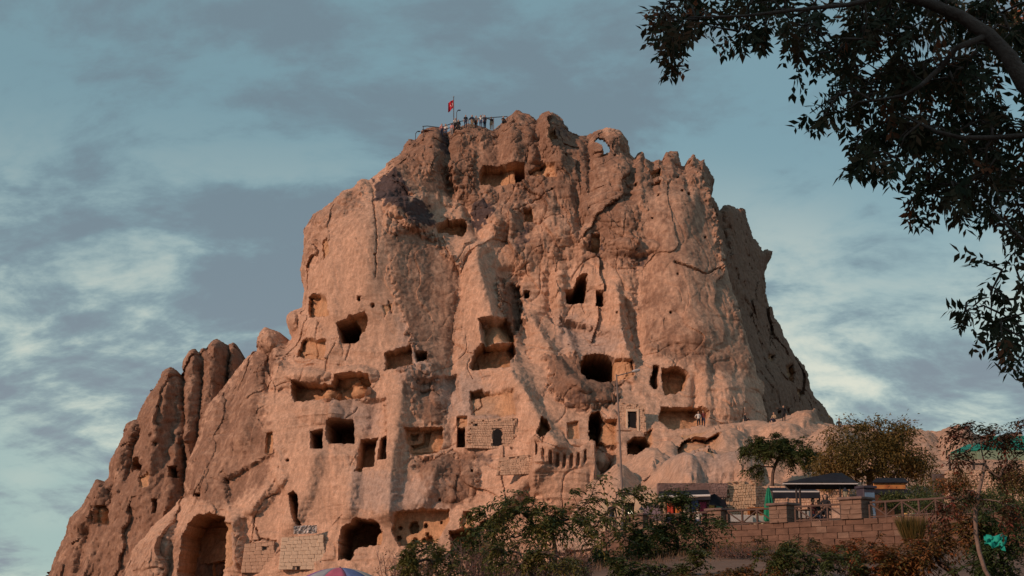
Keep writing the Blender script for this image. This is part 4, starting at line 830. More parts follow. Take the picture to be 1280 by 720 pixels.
def crook(u0, v0, u1, v1, lab):
    e = empty('viewing_lamp', at(u0, v0, YR)); tag(e, lab, 'lamp')
    mb = MB(); mb.tube([at(u0, v0, YR), at(u0 + .2, v1 + 3, YR), at((u0 + u1) / 2, v1 + .8, YR), at(u1, v1, YR)], .05, 6); adopt(mb.build('pole', M_DKMETAL), e)
    mb = MB(); mb.box(at(u1 + .6, v1 + .3, YR), (.34, .2, .12), bev=.03); adopt(mb.build('lamp_head', M_DKMETAL), e)
crook(570.6, 168, 573.5, 137.5, 'crooked lamp pole right beside the flagpole on the crest'); crook(519.3, 176, 523, 164, 'small crooked lamp pole at the low left end of the crest')

# people lower down on the ledges
def foot(rock, u, v): return on_rock(rock, u, v) or at(u, v, 135)
LEDGE = 'visitors on the rock ledges'
for (u, v, po, rz_, sh, tr2, lb, sl) in ((873.5,536,'hip',.2,WHITE,BLACK,'man in white shirt and black trousers standing on the pale ledge under a cut recess', False), (879.5,535,'stand',-.2,MAROON,NAVY,'person in dark red top standing close beside the man in white on the ledge', True),
   (931,528,'sit',1.2,BLACK,BLACK,'person in black sitting on the ledge at the foot of the rough rock wall', True), (968,528,'sit',-.7,TAN,NAVY,'person in tan crouching on the ledge in the shade of the flank', True),
   (980,529,'point',.3,BLACK,BLACK,'person in black with an arm stretched out at the shaded foot of the flank', True), (1050,547,'stand',0,NAVY,BLACK,'tiny dark figure on the rock saddle above the golden tree', True)):
    p = foot('rock_slope', u, v); q = at(u, v, p.y + (1.5 if u > 1045 else .4)); person(po, (q.x, q.y, q.z - .03), rz_, sh, tr2, lb, LEDGE, sl, sub=1)

# ================================================================== TERRACE
TZ = 5.7
A_, B_ = atz(752, 665, TZ), atz(1192, 642.5, TZ)
tdir = (B_ - A_).normalized(); TYAW = math.atan2(tdir.y, tdir.x); tnor = Vector((tdir.y, -tdir.x, 0))     # towards the viewer
TL = (B_ - A_).length + 9.0
def on_wall(u):                                     # point of the wall's top edge under pixel column u
    best = None
    d0, d1 = ray(u, 650), None
    # solve (A_ + s tdir) with x/y matching column u (iterate, the top is level)
    s = 0.0
    lo, hi = -5.0, TL + 8
    for _ in range(40):
        s = (lo + hi) / 2; p = A_ + tdir * s
        if proj(p.x, p.y, p.z)[0] < u: lo = s
        else: hi = s
    return s
terrace = empty('terrace_wall', A_); terrace.rotation_euler = (0, 0, TYAW); tag(terrace, 'reddish brown coursed stone retaining wall below the cafe terrace railing', 'wall')
def tpart(o): o.parent = terrace; return o          # children live in wall space: x along, y back, z up
mb = MB(); mb.box((TL / 2, .32, -1.3), (TL, .5, 2.6)); tpart(mb.build('wall_core', M_TMORT))
bshapes = [block_mesh('stone', 100 + k, M_TERR, bev=.04) for k in range(4)] + [block_mesh('stone', 110, M_TERRL, bev=.04)]; pshapes = [block_mesh('stone', 120 + k, M_TERRL, bev=.02) for k in range(3)]
rnd = random.Random(12); zc = 0.0
for r_, hh in enumerate((.26, .30, .28, .32, .30)):
    x_ = -rnd.uniform(0, .5)
    while x_ < TL:
        w_ = rnd.uniform(.42, .95); x1 = min(x_ + w_, TL); x0_ = max(x_, 0)
        if x1 - x0_ > .12:
            o = link('stone', bshapes[4] if rnd.random() < .16 else rnd.choice(bshapes[:4]), terrace, ((x0_ + x1) / 2, .04 - rnd.uniform(0, .035), zc - hh / 2)); o.scale = (x1 - x0_ - .012, .22, hh - .01)
        x_ += w_
    zc -= hh
mb = MB(); mb.box((TL / 2 + .5, 7.6, -.25), (TL, 14.0, .42)); fl = mb.build('terrace_floor', mat('terrace_paving', (.30, .22, .17), .9, .25, 1, .3), None, loc=A_, rot=(0, 0, TYAW)); tag(fl, kind='structure')
# pillars with caps
def pillar(u, w_, h_, label):
    s = on_wall(u); e = empty('stone_pillar', A_ + tdir * s + tnor * -.3); e.rotation_euler = (0, 0, TYAW); tag(e, label, 'pillar', 'stone pillars along the terrace railing')
    z_ = 0; r2 = random.Random(int(u))
    for k in range(4):
        hh = h_ / 4; cut = r2.uniform(.35, .65)
        for a0, a1 in ((0, cut), (cut, 1)):
            o = link('stone', r2.choice(pshapes), e, ((-.5 + (a0 + a1) / 2) * w_, 0, z_ + hh / 2)); o.scale = ((a1 - a0) * w_ - .006, w_ * .92 + (k % 2) * .012, hh - .004)
        z_ += hh
    mb = MB(); mb.box((0, 0, h_ + .06), (w_ + .2, w_ + .14, .12), bev=.025); mb.build('cap', mat('pillar_cap_stone', (.17, .115, .10), .95, .3, 3, .5), e)
for u, w_, h_, lb in ((797,.80,.72,'small stone pillar of the railing beside the tall lamp post'), (894,.85,.74,'stone pillar of the railing next to the dark cone-shaped tree'), (975,1.0,.8,'stone pillar of the railing in front of the closed green parasol'), (1067,1.08,.86,'widest stone pillar of the railing between the pergola and the blue drinks fridge')):
    pillar(u, w_, h_, lb)
M_WOOD = mat('weathered_dark_wood', (.115, .075, .062), .85, .3, 3, .4, 20, stretch=(1, 8, 8))
def railing(u0, u1, nb, label):
    s0, s1 = on_wall(u0), on_wall(u1); e = empty('timber_railing', A_ + tdir * s0 + tnor * -.3); e.rotation_euler = (0, 0, TYAW); tag(e, label, 'railing', 'timber railings between the pillars')
    L_ = s1 - s0
    mb = MB(); mb.box((L_ / 2, 0, .72), (L_, .10, .09), bev=.015); mb.build('top_rail', M_WOOD, e)
    mb = MB(); mb.box((L_ / 2, 0, .08), (L_, .08, .07), bev=.015); mb.build('bottom_rail', M_WOOD, e)
    for k in range(nb + 1):
        x_ = .06 + (L_ - .12) * k / nb; mb = MB(); mb.box((x_, .0, .36), (.09, .09, .72), bev=.012); mb.build('post', M_WOOD, e)
        if k < nb:
            x2 = .06 + (L_ - .12) * (k + 1) / nb; a_, b2 = (Vector((x_, 0, .12)), Vector((x2, 0, .68)))
            if k % 2 == 0: a_, b2 = Vector((x_, 0, .68)), Vector((x2, 0, .12))
            mb = MB(); mb.tube([a_, b2], .036, 6); mb.build('brace', M_WOOD, e)
for a in ((752,789,3,'timber railing with diagonal braces behind the golden shrubs, left of the lamp post'), (806,884,4,'timber railing in front of the shop awning, mostly behind the dark tree'), (904,963,3,'timber railing with diagonal braces below the wooden display shelf'), (989,1053,3,'timber railing in front of the woman under the pergola'), (1082,1190,5,'timber railing with diagonal braces in front of the blue drinks fridge')): railing(*a)

def tz_at(u, v_floor_y): # terrace floor point in pixel column u at distance y
    p = at(u, 650, v_floor_y); return Vector((p.x, p.y, TZ))
# ---- pergola with dark hipped canopy
M_CANVAS = mat('dark_slate_canvas', (.020, .021, .028), .85, .25, 2, .2, spec=.08); M_TRIM = mat('pale_canvas_edge', (.55, .53, .52), .7, .1, 3, 0); M_BEAM = mat('dark_beam', (.04, .032, .032), .7, .2, 3, .2)
YP = 70.0; pg = empty('pergola', tz_at(1025, YP)); tag(pg, 'pergola with dark slate hipped canopy on paired dark posts over the terrace tables', 'pergola')
def W(u, v, y): return at(u, v, y)
def canopy(pts, thick=.06):
    mb = MB(); n = len(pts); top = [p for p in pts]
    mb.add(top, [tuple(range(n))]); return mb
def quad_sheet(name, m, P, parent, thick=.05):
    mb = MB(); mb.add(P, [tuple(range(len(P)))]); o = mb.build(name, m); adopt(o, parent); s_ = o.modifiers.new('t', 'SOLIDIFY'); s_.thickness = thick; s_.offset = 0; return o
pf, pb = YP - 1.6, YP + 1.8
el, er = W(979, 606, pf), W(1072, 601, pf); bl_, br_ = W(986, 604, pb), W(1070, 600, pb); r0, r1 = W(1040, 592, YP - .2), W(1052, 591.5, YP + .4)
z_e = (el.z + er.z) / 2; el.z = er.z = bl_.z = br_.z = z_e
quad_sheet('canopy_slope', M_CANVAS, [el, er, r1, r0], pg); quad_sheet('canopy_slope', M_CANVAS, [bl_, el, r0], pg); quad_sheet('canopy_slope', M_CANVAS, [er, br_, r1], pg); quad_sheet('canopy_slope', M_CANVAS, [br_, bl_, r0, r1], pg)
for a_, b2 in ((el, er), (bl_, el), (er, br_)): mb = MB(); mb.tube([a_ - Vector((0, 0, .05)), b2 - Vector((0, 0, .05))], .035, 6); adopt(mb.build('canopy_edge', M_TRIM), pg)
for u_ in (997, 1001.5, 1052, 1056.5):
    for yy in (pf + .3, pb - .3):
        q = tz_at(u_, yy); mb = MB(); mb.tube([q, Vector((q.x, q.y, z_e + .1))], .055, 6); adopt(mb.build('post', M_BEAM), pg)
# ---- low awning stall behind it
YS = 76.0; st_ = empty('awning_stall', tz_at(995, YS)); tag(st_, 'low stall with dark awning and white top edge behind the green parasol', 'stall')
a0, a1 = W(966, 616, YS), W(1024, 613.5, YS); a1.z = a0.z = (a0.z + a1.z) / 2; bk = Vector((0, 1.8, .35)); dn = Vector((0, -.15, -.36))
quad_sheet('awning', M_CANVAS, [a0, a1, a1 + bk, a0 + bk], st_); quad_sheet('valance', M_CANVAS, [a0 + dn, a1 + dn, a1 + Vector((0, -.03, -.06)), a0 + Vector((0, -.03, -.06))], st_)
mb = MB(); mb.tube([a0, a1], .05, 6); adopt(mb.build('awning_edge', M_TRIM), st_)
for p_ in (a0, a1):
    mb = MB(); mb.tube([Vector((p_.x, p_.y + .1, TZ)), p_], .04, 6); adopt(mb.build('post', M_BEAM), st_)
mb = MB(); c_ = (a0 + a1) / 2; mb.box((c_.x, YS + .6, TZ + .45), (a1.x - a0.x - .3, .7, .9), bev=.03); adopt(mb.build('counter', mat('stall_counter_wood', (.16, .08, .05), .8, .3, 3, .3)), st_)
rnd = random.Random(4)
JN = {(.5, .45, .4): 'cream', (.35, .12, .06): 'rust', (.1, .14, .2): 'slate blue', (.45, .3, .1): 'mustard', (.05, .05, .06): 'black', (.5, .2, .15): 'coral'}
for k in range(11):
    cc = rnd.choice([(.5, .45, .4), (.35, .12, .06), (.1, .14, .2), (.45, .3, .1), (.05, .05, .06), (.5, .2, .15)])
    mb = MB(); r_ = rnd.uniform(.07, .13); hh = rnd.uniform(.18, .34); mb.lathe([(r_ * .6, 0), (r_, hh * .3), (r_ * .9, hh * .6), (r_ * .4, hh * .85), (r_ * .45, hh)], (a0.x + .4 + k * (a1.x - a0.x - .8) / 10, YS + .5 + rnd.uniform(-.15, .15), TZ + .9), 9)
    tag(mb.build('souvenir_jar', mat('glazed_%d' % k, cc, .4, .2, 6, .1), None, True), JN[cc] + ' glazed souvenir jar standing on the counter under the low awning', 'jar', 'souvenir jars on the stall counter')
# ---- dark awning over the cave shop
YA = 80.0; aw = empty('shop_awning', tz_at(865, YA)); tag(aw, 'dark shop awning with white front edge fixed below the rubble stone wall', 'awning')
a0, a1 = W(824, 624, YA), W(888, 616.5, YA - 1.0); a1.z = a0.z = a0.z * .5 + a1.z * .5
bk = Vector((.3, 3.0, .55)); a2 = W(908, 631, YA - 1.5)
quad_sheet('awning', M_CANVAS, [a0, a1, a1 + bk, a0 + bk], aw); mb = MB(); mb.tube([a0, a1], .07, 6); adopt(mb.build('awning_edge', M_TRIM), aw)
quad_sheet('awning_side', M_CANVAS, [a1, W(893, 617, YA - .6), W(907, 627, YA - .4), W(909, 634, YA - .4), W(886, 631, YA - .8)], aw); quad_sheet('valance', M_CANVAS, [a0 + Vector((0, 0, -.1)), a1 + Vector((0, 0, -.1)), a1 + Vector((0, -.03, -.24)), a0 + Vector((0, -.03, -.24))], aw)
for u_ in (828, 858, 886, 905): q = tz_at(u_, YA - .3); mb = MB(); mb.tube([q, Vector((q.x, q.y, a0.z))], .05, 6); adopt(mb.build('post', M_BEAM), aw)
fwall_late = True
# goods and seated guests below the awning
tbl_top = mat('table_top', (.2, .12, .08), .6, .2, 4, .1)
def table(u, y, lab):
    q = tz_at(u, y); e = empty('cafe_table', q); tag(e, lab, 'table', 'cafe tables on the terrace')
    mb = MB(); mb.lathe([(.42, .70), (.44, .72), (.44, .745), (.42, .75)], (0, 0, 0), 16); mb.build('table_top', tbl_top, e)
    mb = MB(); mb.lathe([(.22, 0), (.22, .02), (.04, .05), (.035, .69), (.1, .70)], (0, 0, 0), 10); mb.build('pedestal', M_BEAM, e)
def chair(u, y, rz_, lab):
    q = tz_at(u, y); e = empty('cafe_chair', q, rz_); tag(e, lab, 'chair', 'cafe chairs on the terrace')
    mb = MB(); mb.box((0, 0, .44), (.42, .42, .05), bev=.015); mb.build('seat', M_WOOD, e); mb = MB(); mb.box((0, .2, .78), (.42, .04, .36), bev=.015); mb.build('backrest', M_WOOD, e)
    for sx_ in (-.18, .18):
        for sy_ in (-.18, .19): mb = MB(); mb.tube([(sx_, sy_, 0), (sx_, sy_, .43 if sy_ < 0 else .62)], .022, 6); mb.build('leg', M_WOOD, e)
table(1008, 68.5, 'small round cafe table under the pergola beside the seated woman'); table(845, 78.5, 'small round cafe table under the shop awning')
TG = 'guests on the terrace'
for (u, y, po, rz_, sh, tr2, lb, sl, lh, chr_) in ((1033,67.2,'chair',-.5,BLACK,BLACK,'woman with long dark hair in black sitting at the railing under the pergola', True, True, True), (1017,69.8,'chair',1.0,MAROON,DENIM,'person in dark red seated behind the table under the pergola', True, False, True),
   (985,73.5,'stand',.6,GREYC,BLACK,'person in grey standing at the low awning stall', True, False, False), (1024,70.8,'chair',.2,BLACK,DENIM,'person in black seated behind the long haired woman', True, False, True), (850,79.8,'chair',.8,RED,NAVY,'person in red seated under the shop awning', False, False, True), (836,79.6,'chair',-.9,NAVY,BLACK,'person in navy seated under the shop awning', True, False, True), (765,76.5,'stand',.3,BLACK,NAVY,'person in black standing behind the railing left of the lamp post', True, False, False), (872,80.2,'stand',-.3,WHITE,DENIM,'person in white standing deep under the shop awning', False, True, False)):
    q = tz_at(u, y); person(po, (q.x, q.y, TZ + (.0)), rz_, sh, tr2, lb, TG, sl, lh, sub=1)
    if chr_: chair(u, y + .02, rz_, 'cafe chair under ' + lb.split(' in ')[0].replace('woman with long dark hair', 'the woman with long dark hair').replace('person', 'the person') + ' in ' + lb.split(' in ')[1].split(' ')[0] + (' red' if 'dark red' in lb else '') + ' ' + ('by the pergola table' if 'under the pergola' in lb or 'behind the long' in lb else 'below the shop awning'))
# ---- closed green parasol
ps = empty('closed_parasol', tz_at(962, 72.5)); tag(ps, 'closed emerald green parasol standing beside the wooden display shelf', 'parasol')
M_GREEN = mat('emerald_canvas', (.012, .20, .115), .8, .2, 4, .2)
mb = MB(); n = 16; V = []; prof = [(.10, .35), (.26, .5), (.22, 1.0), (.16, 1.6), (.07, 2.05), (.02, 2.15)]
for r_, z_ in prof:
    for k in range(n): V.append(Vector((r_ * (1 + .22 * (-1) ** k) * math.cos(2 * math.pi * k / n), r_ * (1 + .22 * (-1) ** k) * math.sin(2 * math.pi * k / n), z_)))
mb.add(V, [(i * n + k, i * n + (k + 1) % n, (i + 1) * n + (k + 1) % n, (i + 1) * n + k) for i in range(len(prof) - 1) for k in range(n)]); mb.build('folded_canopy', M_GREEN, ps)
mb = MB(); mb.tube([(0, 0, 0), (0, 0, 2.25)], .03, 6); mb.build('pole', M_STEEL, ps); mb = MB(); mb.lathe([(.3, 0), (.3, .06), (.06, .1), (.05, .25)], (0, 0, 0), 12); mb.build('foot', M_BEAM, ps)
# ---- wooden display shelf with goods
YC = 81.0; sh_ = empty('display_shelf', tz_at(950, YC)); tag(sh_, 'orange brown wooden display shelf with goods against the stone facade', 'shelf')
M_OWOOD = mat('orange_wood', (.30, .12, .04), .7, .25, 3, .3); w_, h_ = 1.25, 1.75
for d_, nm in (((-w_ / 2, 0, h_ / 2), 'side_panel'), ((w_ / 2, 0, h_ / 2), 'side_panel')): mb = MB(); mb.box(d_, (.06, .5, h_)); mb.build(nm, M_OWOOD, sh_)
for z_ in (.1, .65, 1.2, h_): mb = MB(); mb.box((0, .01, z_ - .02), (w_ - .07, .46, .05)); mb.build('shelf_board', M_OWOOD, sh_)
mb = MB(); mb.box((0, .25, h_ / 2), (w_ - .07, .03, h_ - .1)); mb.build('back_panel', M_OWOOD, sh_)
for k in range(7):
    z_ = (.12, .67, 1.22)[k % 3] + .0; mb = MB(); r_ = .12; q = tz_at(950, YC) + Vector((-.42 + .14 * k, -.08, z_ - .01)); mb.lathe([(r_ * .5, 0), (r_, .08), (r_ * 1.05, .16), (r_ * .5, .2)], q, 9)
    tag(mb.build('pale_bowl', mat('pale_ceramic_%d' % k, (.55, .45 + .02 * k, .32), .5, .15, 5, .1), None, True), 'pale ceramic bowl standing on the orange brown display shelf', 'bowl', 'bowls on the display shelf')
# ---- the facade of the terrace: pale plaster with doorway, rubble band, yellowish wall
fac = empty('terrace_facade', at(860, 650, 85)); tag(fac, 'pale stone facade of the cave shops behind the terrace, with a doorway and rubble band', 'facade')
M_PLASTER = mat('pale_plaster', (.56, .43, .31), .95, .18, 1.2, .4, 6); YF = 83.6
def fwall(name, px, m, y=YF, th=.5, parent=fac):
    P = [at(u, v, y) for u, v in px]; mb = MB(); n = len(P)
    mb.add(P + [p + Vector((0, th, 0)) for p in P], [tuple(range(n)), tuple(range(2 * n - 1, n - 1, -1))] + [((i + 1) % n, i, n + i, n + (i + 1) % n) for i in range(n)])
    o = mb.build(name, m); adopt(o, parent); return o
fwall('plaster_wall', [(793,664),(832,664),(832,620),(815,617),(794,619)], M_PLASTER); fwall('plaster_wall', [(752,664),(781,664),(781,622),(752,628)], M_PLASTER); fwall('door_lintel', [(781,628),(793,628),(794,619),(781,621)], M_PLASTER, YF + .02)
fwall('doorway_black', [(781,664),(793,664),(793,628),(781,628)], M_VOID, YF + .35, .08)  # black panel in place of the doorway's shade
w6, P6, Y6 = masonry(fac, [(822,619),(908,622),(910,604),(822,604)], 8, 34, M_DARKRUB, False, seed=21, Yfix=YF - .7, mortar=mat('dark_mortar', (.24, .17, .15), .95, .2, 3, .4))
w7, P7, Y7 = masonry(fac, [(905,652),(946,650),(944,600),(909,602)], 14, 12, mat('tan_tuff_block', (.5, .355, .24), .95, .25, 1.5, .5), False, seed=22, Yfix=YF - .4, ragged=True)
w8, P8, Y8 = masonry(fac, [(945,650),(1062,646),(1062,606),(945,608)], 12, 34, M_RUBBLE, False, seed=23, Yfix=YF + .6)
fwall('shop_dark_panel', [(832,664),(906,664),(906,624),(832,622)], mat('shop_shade_brown', (.07, .045, .035), .9, .3, 2, .2), YF - .25, .2)  # dark panel paints the shade of the shop's depth
TC = [((.42, .06, .04), 'red'), ((.48, .17, .05), 'orange'), ((.55, .5, .42), 'cream'), ((.10, .15, .3), 'blue'), ((.3, .05, .1), 'crimson'), ((.45, .3, .08), 'mustard'), ((.07, .2, .15), 'green')]
for k in range(7):
    q = at(838 + k * 10.2, 634 + (k % 3) * 2.5, YF - .45); mb = MB(); N1 = 6; g = [q + Vector((-.19 + .38 * i / N1, .03 * math.sin(i * 2.2 + k), .42 - .85 * j / N1)) for j in range(N1 + 1) for i in range(N1 + 1)]
    mb.add(g, [(j * (N1 + 1) + i, (j + 1) * (N1 + 1) + i, (j + 1) * (N1 + 1) + i + 1, j * (N1 + 1) + i + 1) for j in range(N1) for i in range(N1)]); o = mb.build('hanging_textile', mat('woven_%d' % k, TC[k][0], .9, .45, 9, .3, stretch=(1, 1, 3)), None, True); s_ = o.modifiers.new('t', 'SOLIDIFY'); s_.thickness = .015
    tag(o, TC[k][1] + ' woven textile hanging in front of the dark shop panel below the awning', 'textile', 'textiles in the cave shop')
M_LINEN = mat('white_tablecloth', (.6, .57, .53), .85, .08, 5, .15)
for (u_, y_, lab) in ((922, 72.6, 'long table with white cloth behind the railing below the display shelf'), (944, 73.2, 'square table with white cloth beside the closed green parasol'), (999, 69.6, 'table with white cloth behind the railing at the pergola posts')):
    q = tz_at(u_, y_); e = empty('cloth_table', q, .3); tag(e, lab, 'table', 'white clothed tables'); w_ = 1.3 if 'long' in lab else .8
    mb = MB(); mb.box((0, 0, .73), (w_, .8, .03), bev=.01); mb.box((0, -.405, .56), (w_, .012, .33)); mb.box((0, .405, .56), (w_, .012, .33)); mb.box((-w_ / 2, 0, .56), (.012, .79, .33)); mb.box((w_ / 2, 0, .56), (.012, .79, .33)); mb.build('tablecloth', M_LINEN, e)
    for sx_ in (-w_ / 2 + .08, w_ / 2 - .08):
        for sy_ in (-.32, .32): mb = MB(); mb.tube([(sx_, sy_, 0), (sx_, sy_, .71)], .025, 6); mb.build('leg', M_WOOD, e)
mb = MB(); q = at(815, 641, YF - .05); mb.box(q, (1.0, .05, .9)); po_ = mb.build('wall_poster', mat('faded_violet_print', (.2, .16, .2), .7, .35, 6, 0)); tag(po_, 'faded grey violet poster on the pale plaster wall beside the doorway', 'poster')
M_GLOW = bpy.data.materials.new('lamp_glow'); M_GLOW.use_nodes = True; bs = M_GLOW.node_tree.nodes['Principled BSDF']; bs.inputs['Emission Color'].default_value = (1, .85, .6, 1); bs.inputs['Emission Strength'].default_value = 5; bs.inputs['Base Color'].default_value = (.9, .8, .6, 1)
lm = empty('door_lamp', at(788, 641, YF + .1)); tag(lm, 'small glowing lamp hanging in the dark doorway of the cave shop', 'lamp')
mb = MB(); mb.lathe([(.02, -.12), (.1, -.06), (.12, 0), (.08, .08), (.02, .1)], at(788, 641, YF + .1), 10); adopt(mb.build('bulb', M_GLOW, None, True), lm); mb = MB(); q = at(788, 641, YF + .1); mb.tube([q + Vector((0, 0, .1)), q + Vector((0, 0, .75))], .012, 5); adopt(mb.build('cord', M_BEAM), lm)
# ---- tall street lamp
lp = empty('street_lamp', atz(779, 663, TZ)); tag(lp, 'tall thin grey street lamp with one long arm on the terrace edge', 'street lamp'); YL = lp.location.y + .8
mb = MB(); mb.tube([at(779.5, 663, YL), at(777, 600, YL), at(774, 530, YL), at(770.5, 468, YL)], [.07, .06, .05, .04], 10); adopt(mb.build('pole', mat('grey_galvanised_pole', (.2, .155, .14), .6, .15, 4, .1, metal=.2)), lp)
mb = MB(); mb.tube([at(770.5, 470, YL), at(784, 466.5, YL), at(793, 464, YL)], .025, 8); adopt(mb.build('arm', M_STEEL), lp)
mb = MB(); q0, q1 = at(790, 464.5, YL), at(800.5, 462, YL); d_ = q1 - q0; mb.tube([q0, q0 + d_ * .3, q0 + d_ * .75, q1], [.04, .085, .08, .03], 8); adopt(mb.build('lamp_head', mat('lamp_head_grey', (.42, .4, .4), .5, .1, 4, 0)), lp)
mb = MB(); mb.lathe([(.2, 0), (.2, .08), (.13, .12), (.12, .5), (.1, .55)], (YL and at(779.5, 663, YL)), 10); adopt(mb.build('base', M_DKMETAL), lp)
# ---- lanterns
def lantern(u, vtop, y, hgt, lab):
    q = tz_at(u, y); zt = at(u, vtop, y).z; e = empty('lantern_post', q); tag(e, lab, 'lantern', 'wrought lanterns on the terrace'); hh = zt - TZ
    mb = MB(); mb.lathe([(.1, 0), (.1, .1), (.035, .16), (.03, hh - .42), (.07, hh - .4)], (0, 0, 0), 8); mb.build('post', M_DKMETAL, e)
    mb = MB(); mb.lathe([(.07, hh - .38), (.13, hh - .12)], (0, 0, 0), 6); mb.build('glass', mat('lantern_glass', (.3, .27, .2), .2, .1, 3, 0), e); mb = MB(); mb.lathe([(.17, hh - .12), (.06, hh - .02), (.02, hh + .06)], (0, 0, 0), 6); mb.build('cap', M_DKMETAL, e)
lantern(1058.5, 611, 68, 2, 'black wrought lantern post beside the widest stone pillar'); lantern(802, 634, 76, 1.5, 'black wrought lantern post beside the plaster wall poster')
# ---- blue drinks fridge
fr = empty('drinks_fridge', tz_at(1084, 68)); tag(fr, 'pale blue drinks fridge with dark cornice standing behind the timber railing', 'fridge'); fr.rotation_euler = (0, 0, .35)
M_FB = mat('pale_blue_enamel', (.17, .27, .40), .45, .2, 3, .05); M_FD = mat('dark_violet_panel', (.06, .05, .07), .5, .2, 3, .05)
mb = MB(); mb.box((0, 0, .85), (.66, .62, 1.7), bev=.03); mb.build('cabinet', M_FD, fr); mb = MB(); mb.box((.0, -.325, .82), (.54, .03, 1.35), bev=.01); dr = mb.build('door', M_FB, fr); mb = MB(); mb.box((.24, -.36, .85), (.03, .04, .5)); mb.build('handle', M_STEEL, dr)
mb = MB(); mb.box((0, -.02, 1.76), (.78, .76, .12), bev=.02); mb.build('cornice', M_FD, fr)
for z_ in (.45, .8, 1.15): mb = MB(); mb.box((0, -.347, z_), (.5, .012, .04)); mb.build('shelf_strip', mat('pale_strip', (.4, .42, .45), .5, .1, 3, 0), dr)
# ---- orange fronted kiosk behind the fridge
YK = 74.0; kq = empty('kiosk', tz_at(1112, YK)); tag(kq, 'low kiosk with orange sign board and dark awning behind the blue fridge', 'kiosk')
p0, p1 = at(1092, 612, YK), at(1132, 611, YK)
mb = MB(); mb.box(((p0.x + p1.x) / 2, YK, at(1110, 607, YK).z), (p1.x - p0.x, .12, .38), bev=.02); sg = adopt(mb.build('sign_board', mat('orange_sign', (.45, .14, .05), .6, .3, 3, .05, col2=(.55, .25, .08))), kq)
quad_sheet('awning', M_CANVAS, [at(1088, 617, YK - 1.2), at(1140, 617, YK - 1.2), at(1134, 612, YK), at(1092, 612, YK)], kq); quad_sheet('roof', M_CANVAS, [at(1090, 603, YK - .2), at(1136, 603, YK - .2), at(1130, 598, YK + 2), at(1096, 598, YK + 2)], kq)
mb = MB(); mb.box(((p0.x + p1.x) / 2, YK + .8, TZ + .95), (p1.x - p0.x, 1.4, 1.9), bev=.02); adopt(mb.build('body', mat('kiosk_brown', (.12, .06, .04), .8, .3, 3, .2)), kq)
for u_ in (1093, 1131): q = tz_at(u_, YK - 1.1); mb = MB(); mb.tube([q, Vector((q.x, q.y, at(u_, 617, YK - 1.1).z))], .04, 6); adopt(mb.build('post', M_BEAM), kq)
rnd = random.Random(9)
for k in range(9):
    q = tz_at(1118 + k * 3.6, 67.5 + rnd.uniform(-.4, .4)); mb = MB(); cc = [(.5, .25, .2), (.45, .4, .3), (.1, .2, .12), (.2, .12, .2), (.5, .32, .12)][k % 5]; r_ = rnd.uniform(.13, .2); hh = rnd.uniform(.3, .6)
    mb.lathe([(r_ * .6, 0), (r_, hh * .25), (r_ * 1.05, hh * .55), (r_ * .5, hh * .85), (r_ * .62, hh)], q, 10); tag(mb.build('pottery_jar', mat('pottery_%d' % k, cc, .7, .25, 6, .2), None, True), ['coral', 'cream', 'dark green', 'plum', 'amber'][k % 5] + ' pottery jar on the terrace floor behind the railing beside the fridge', 'jar', 'pottery jars behind the railing')
# ---- green roofed pavilion to the right
YG = 74.0; gp = empty('green_pavilion', tz_at(1240, YG)); tag(gp, 'pavilion with teal green sheet roofs and pale green valance on a stone base', 'pavilion')
M_TEAL = mat('teal_green_sheet', (.0, .20, .13), .55, .25, 3, .15); M_VAL = mat('pale_green_canvas', (.22, .30, .21), .8, .25, 3, .2)
def rf(uv, dys, name, m): quad_sheet(name, m, [at(u, v, YG + dy) for (u, v), dy in zip(uv, dys)], gp, .06)
rf([(1188,566),(1226,563),(1232,553),(1210,556)], (-.5, -.5, 2.2, 2.2), 'roof_sheet', M_TEAL); rf([(1222,562),(1300,563),(1300,545),(1238,546)], (-1.0, -1.0, 2.5, 2.5), 'roof_sheet', M_TEAL)
rf([(1188,575),(1226,574),(1226,563.5),(1188,566.5)], (-.5, -.5, -.5, -.5), 'valance', M_VAL); rf([(1222,574),(1300,576),(1300,563.5),(1222,562.5)], (-1, -1, -1, -1), 'valance', M_VAL)
for u_ in (1192, 1222, 1262, 1296):
    for dy in (-.4, 2.0): q = tz_at(u_, YG + dy); mb = MB(); mb.tube([q, Vector((q.x, q.y, at(u_, 568, YG + dy).z))], .06, 6); adopt(mb.build('post', M_BEAM), gp)
mb = MB(); q = tz_at(1240, YG); mb.box((q.x + .5, YG + 2.3, TZ + 1.6), (5.5, .3, 3.2)); adopt(mb.build('back_wall', mat('dark_interior_plaster', (.10, .08, .08), .9, .2, 2, .2)), gp)
w9, P9, Y9 = masonry(gp, [(1185,632),(1300,634),(1300,586),(1185,588)], 13, 30, M_RUBBLE, False, seed=24, Yfix=YG - 1.2)
# ---- plank stack on the rounded rock
pk = None; rnd = random.Random(3)
for k in range(4):
    pq = on_rock('rock_slope', 820, 597); q = at(820 + k * 1.2, 598 - k * 1.2, (pq.y if pq else 95) - 2.2); mb = MB(); mb.box((0, 0, 0), (1.9 - .15 * k, .24, .06), bev=.01)
    o = mb.build('plank', M_WOOD, None, False, q, (0, -.16 + .03 * k, .1 * k - .1)); tag(o, ['longest and lowest weathered plank of the pile on the rounded rock', 'weathered plank resting on the lowest one of the pile', 'short weathered plank near the top of the rock pile', 'topmost and shortest weathered plank on the rounded rock'][k], 'plank', 'planks piled on the rounded rock')
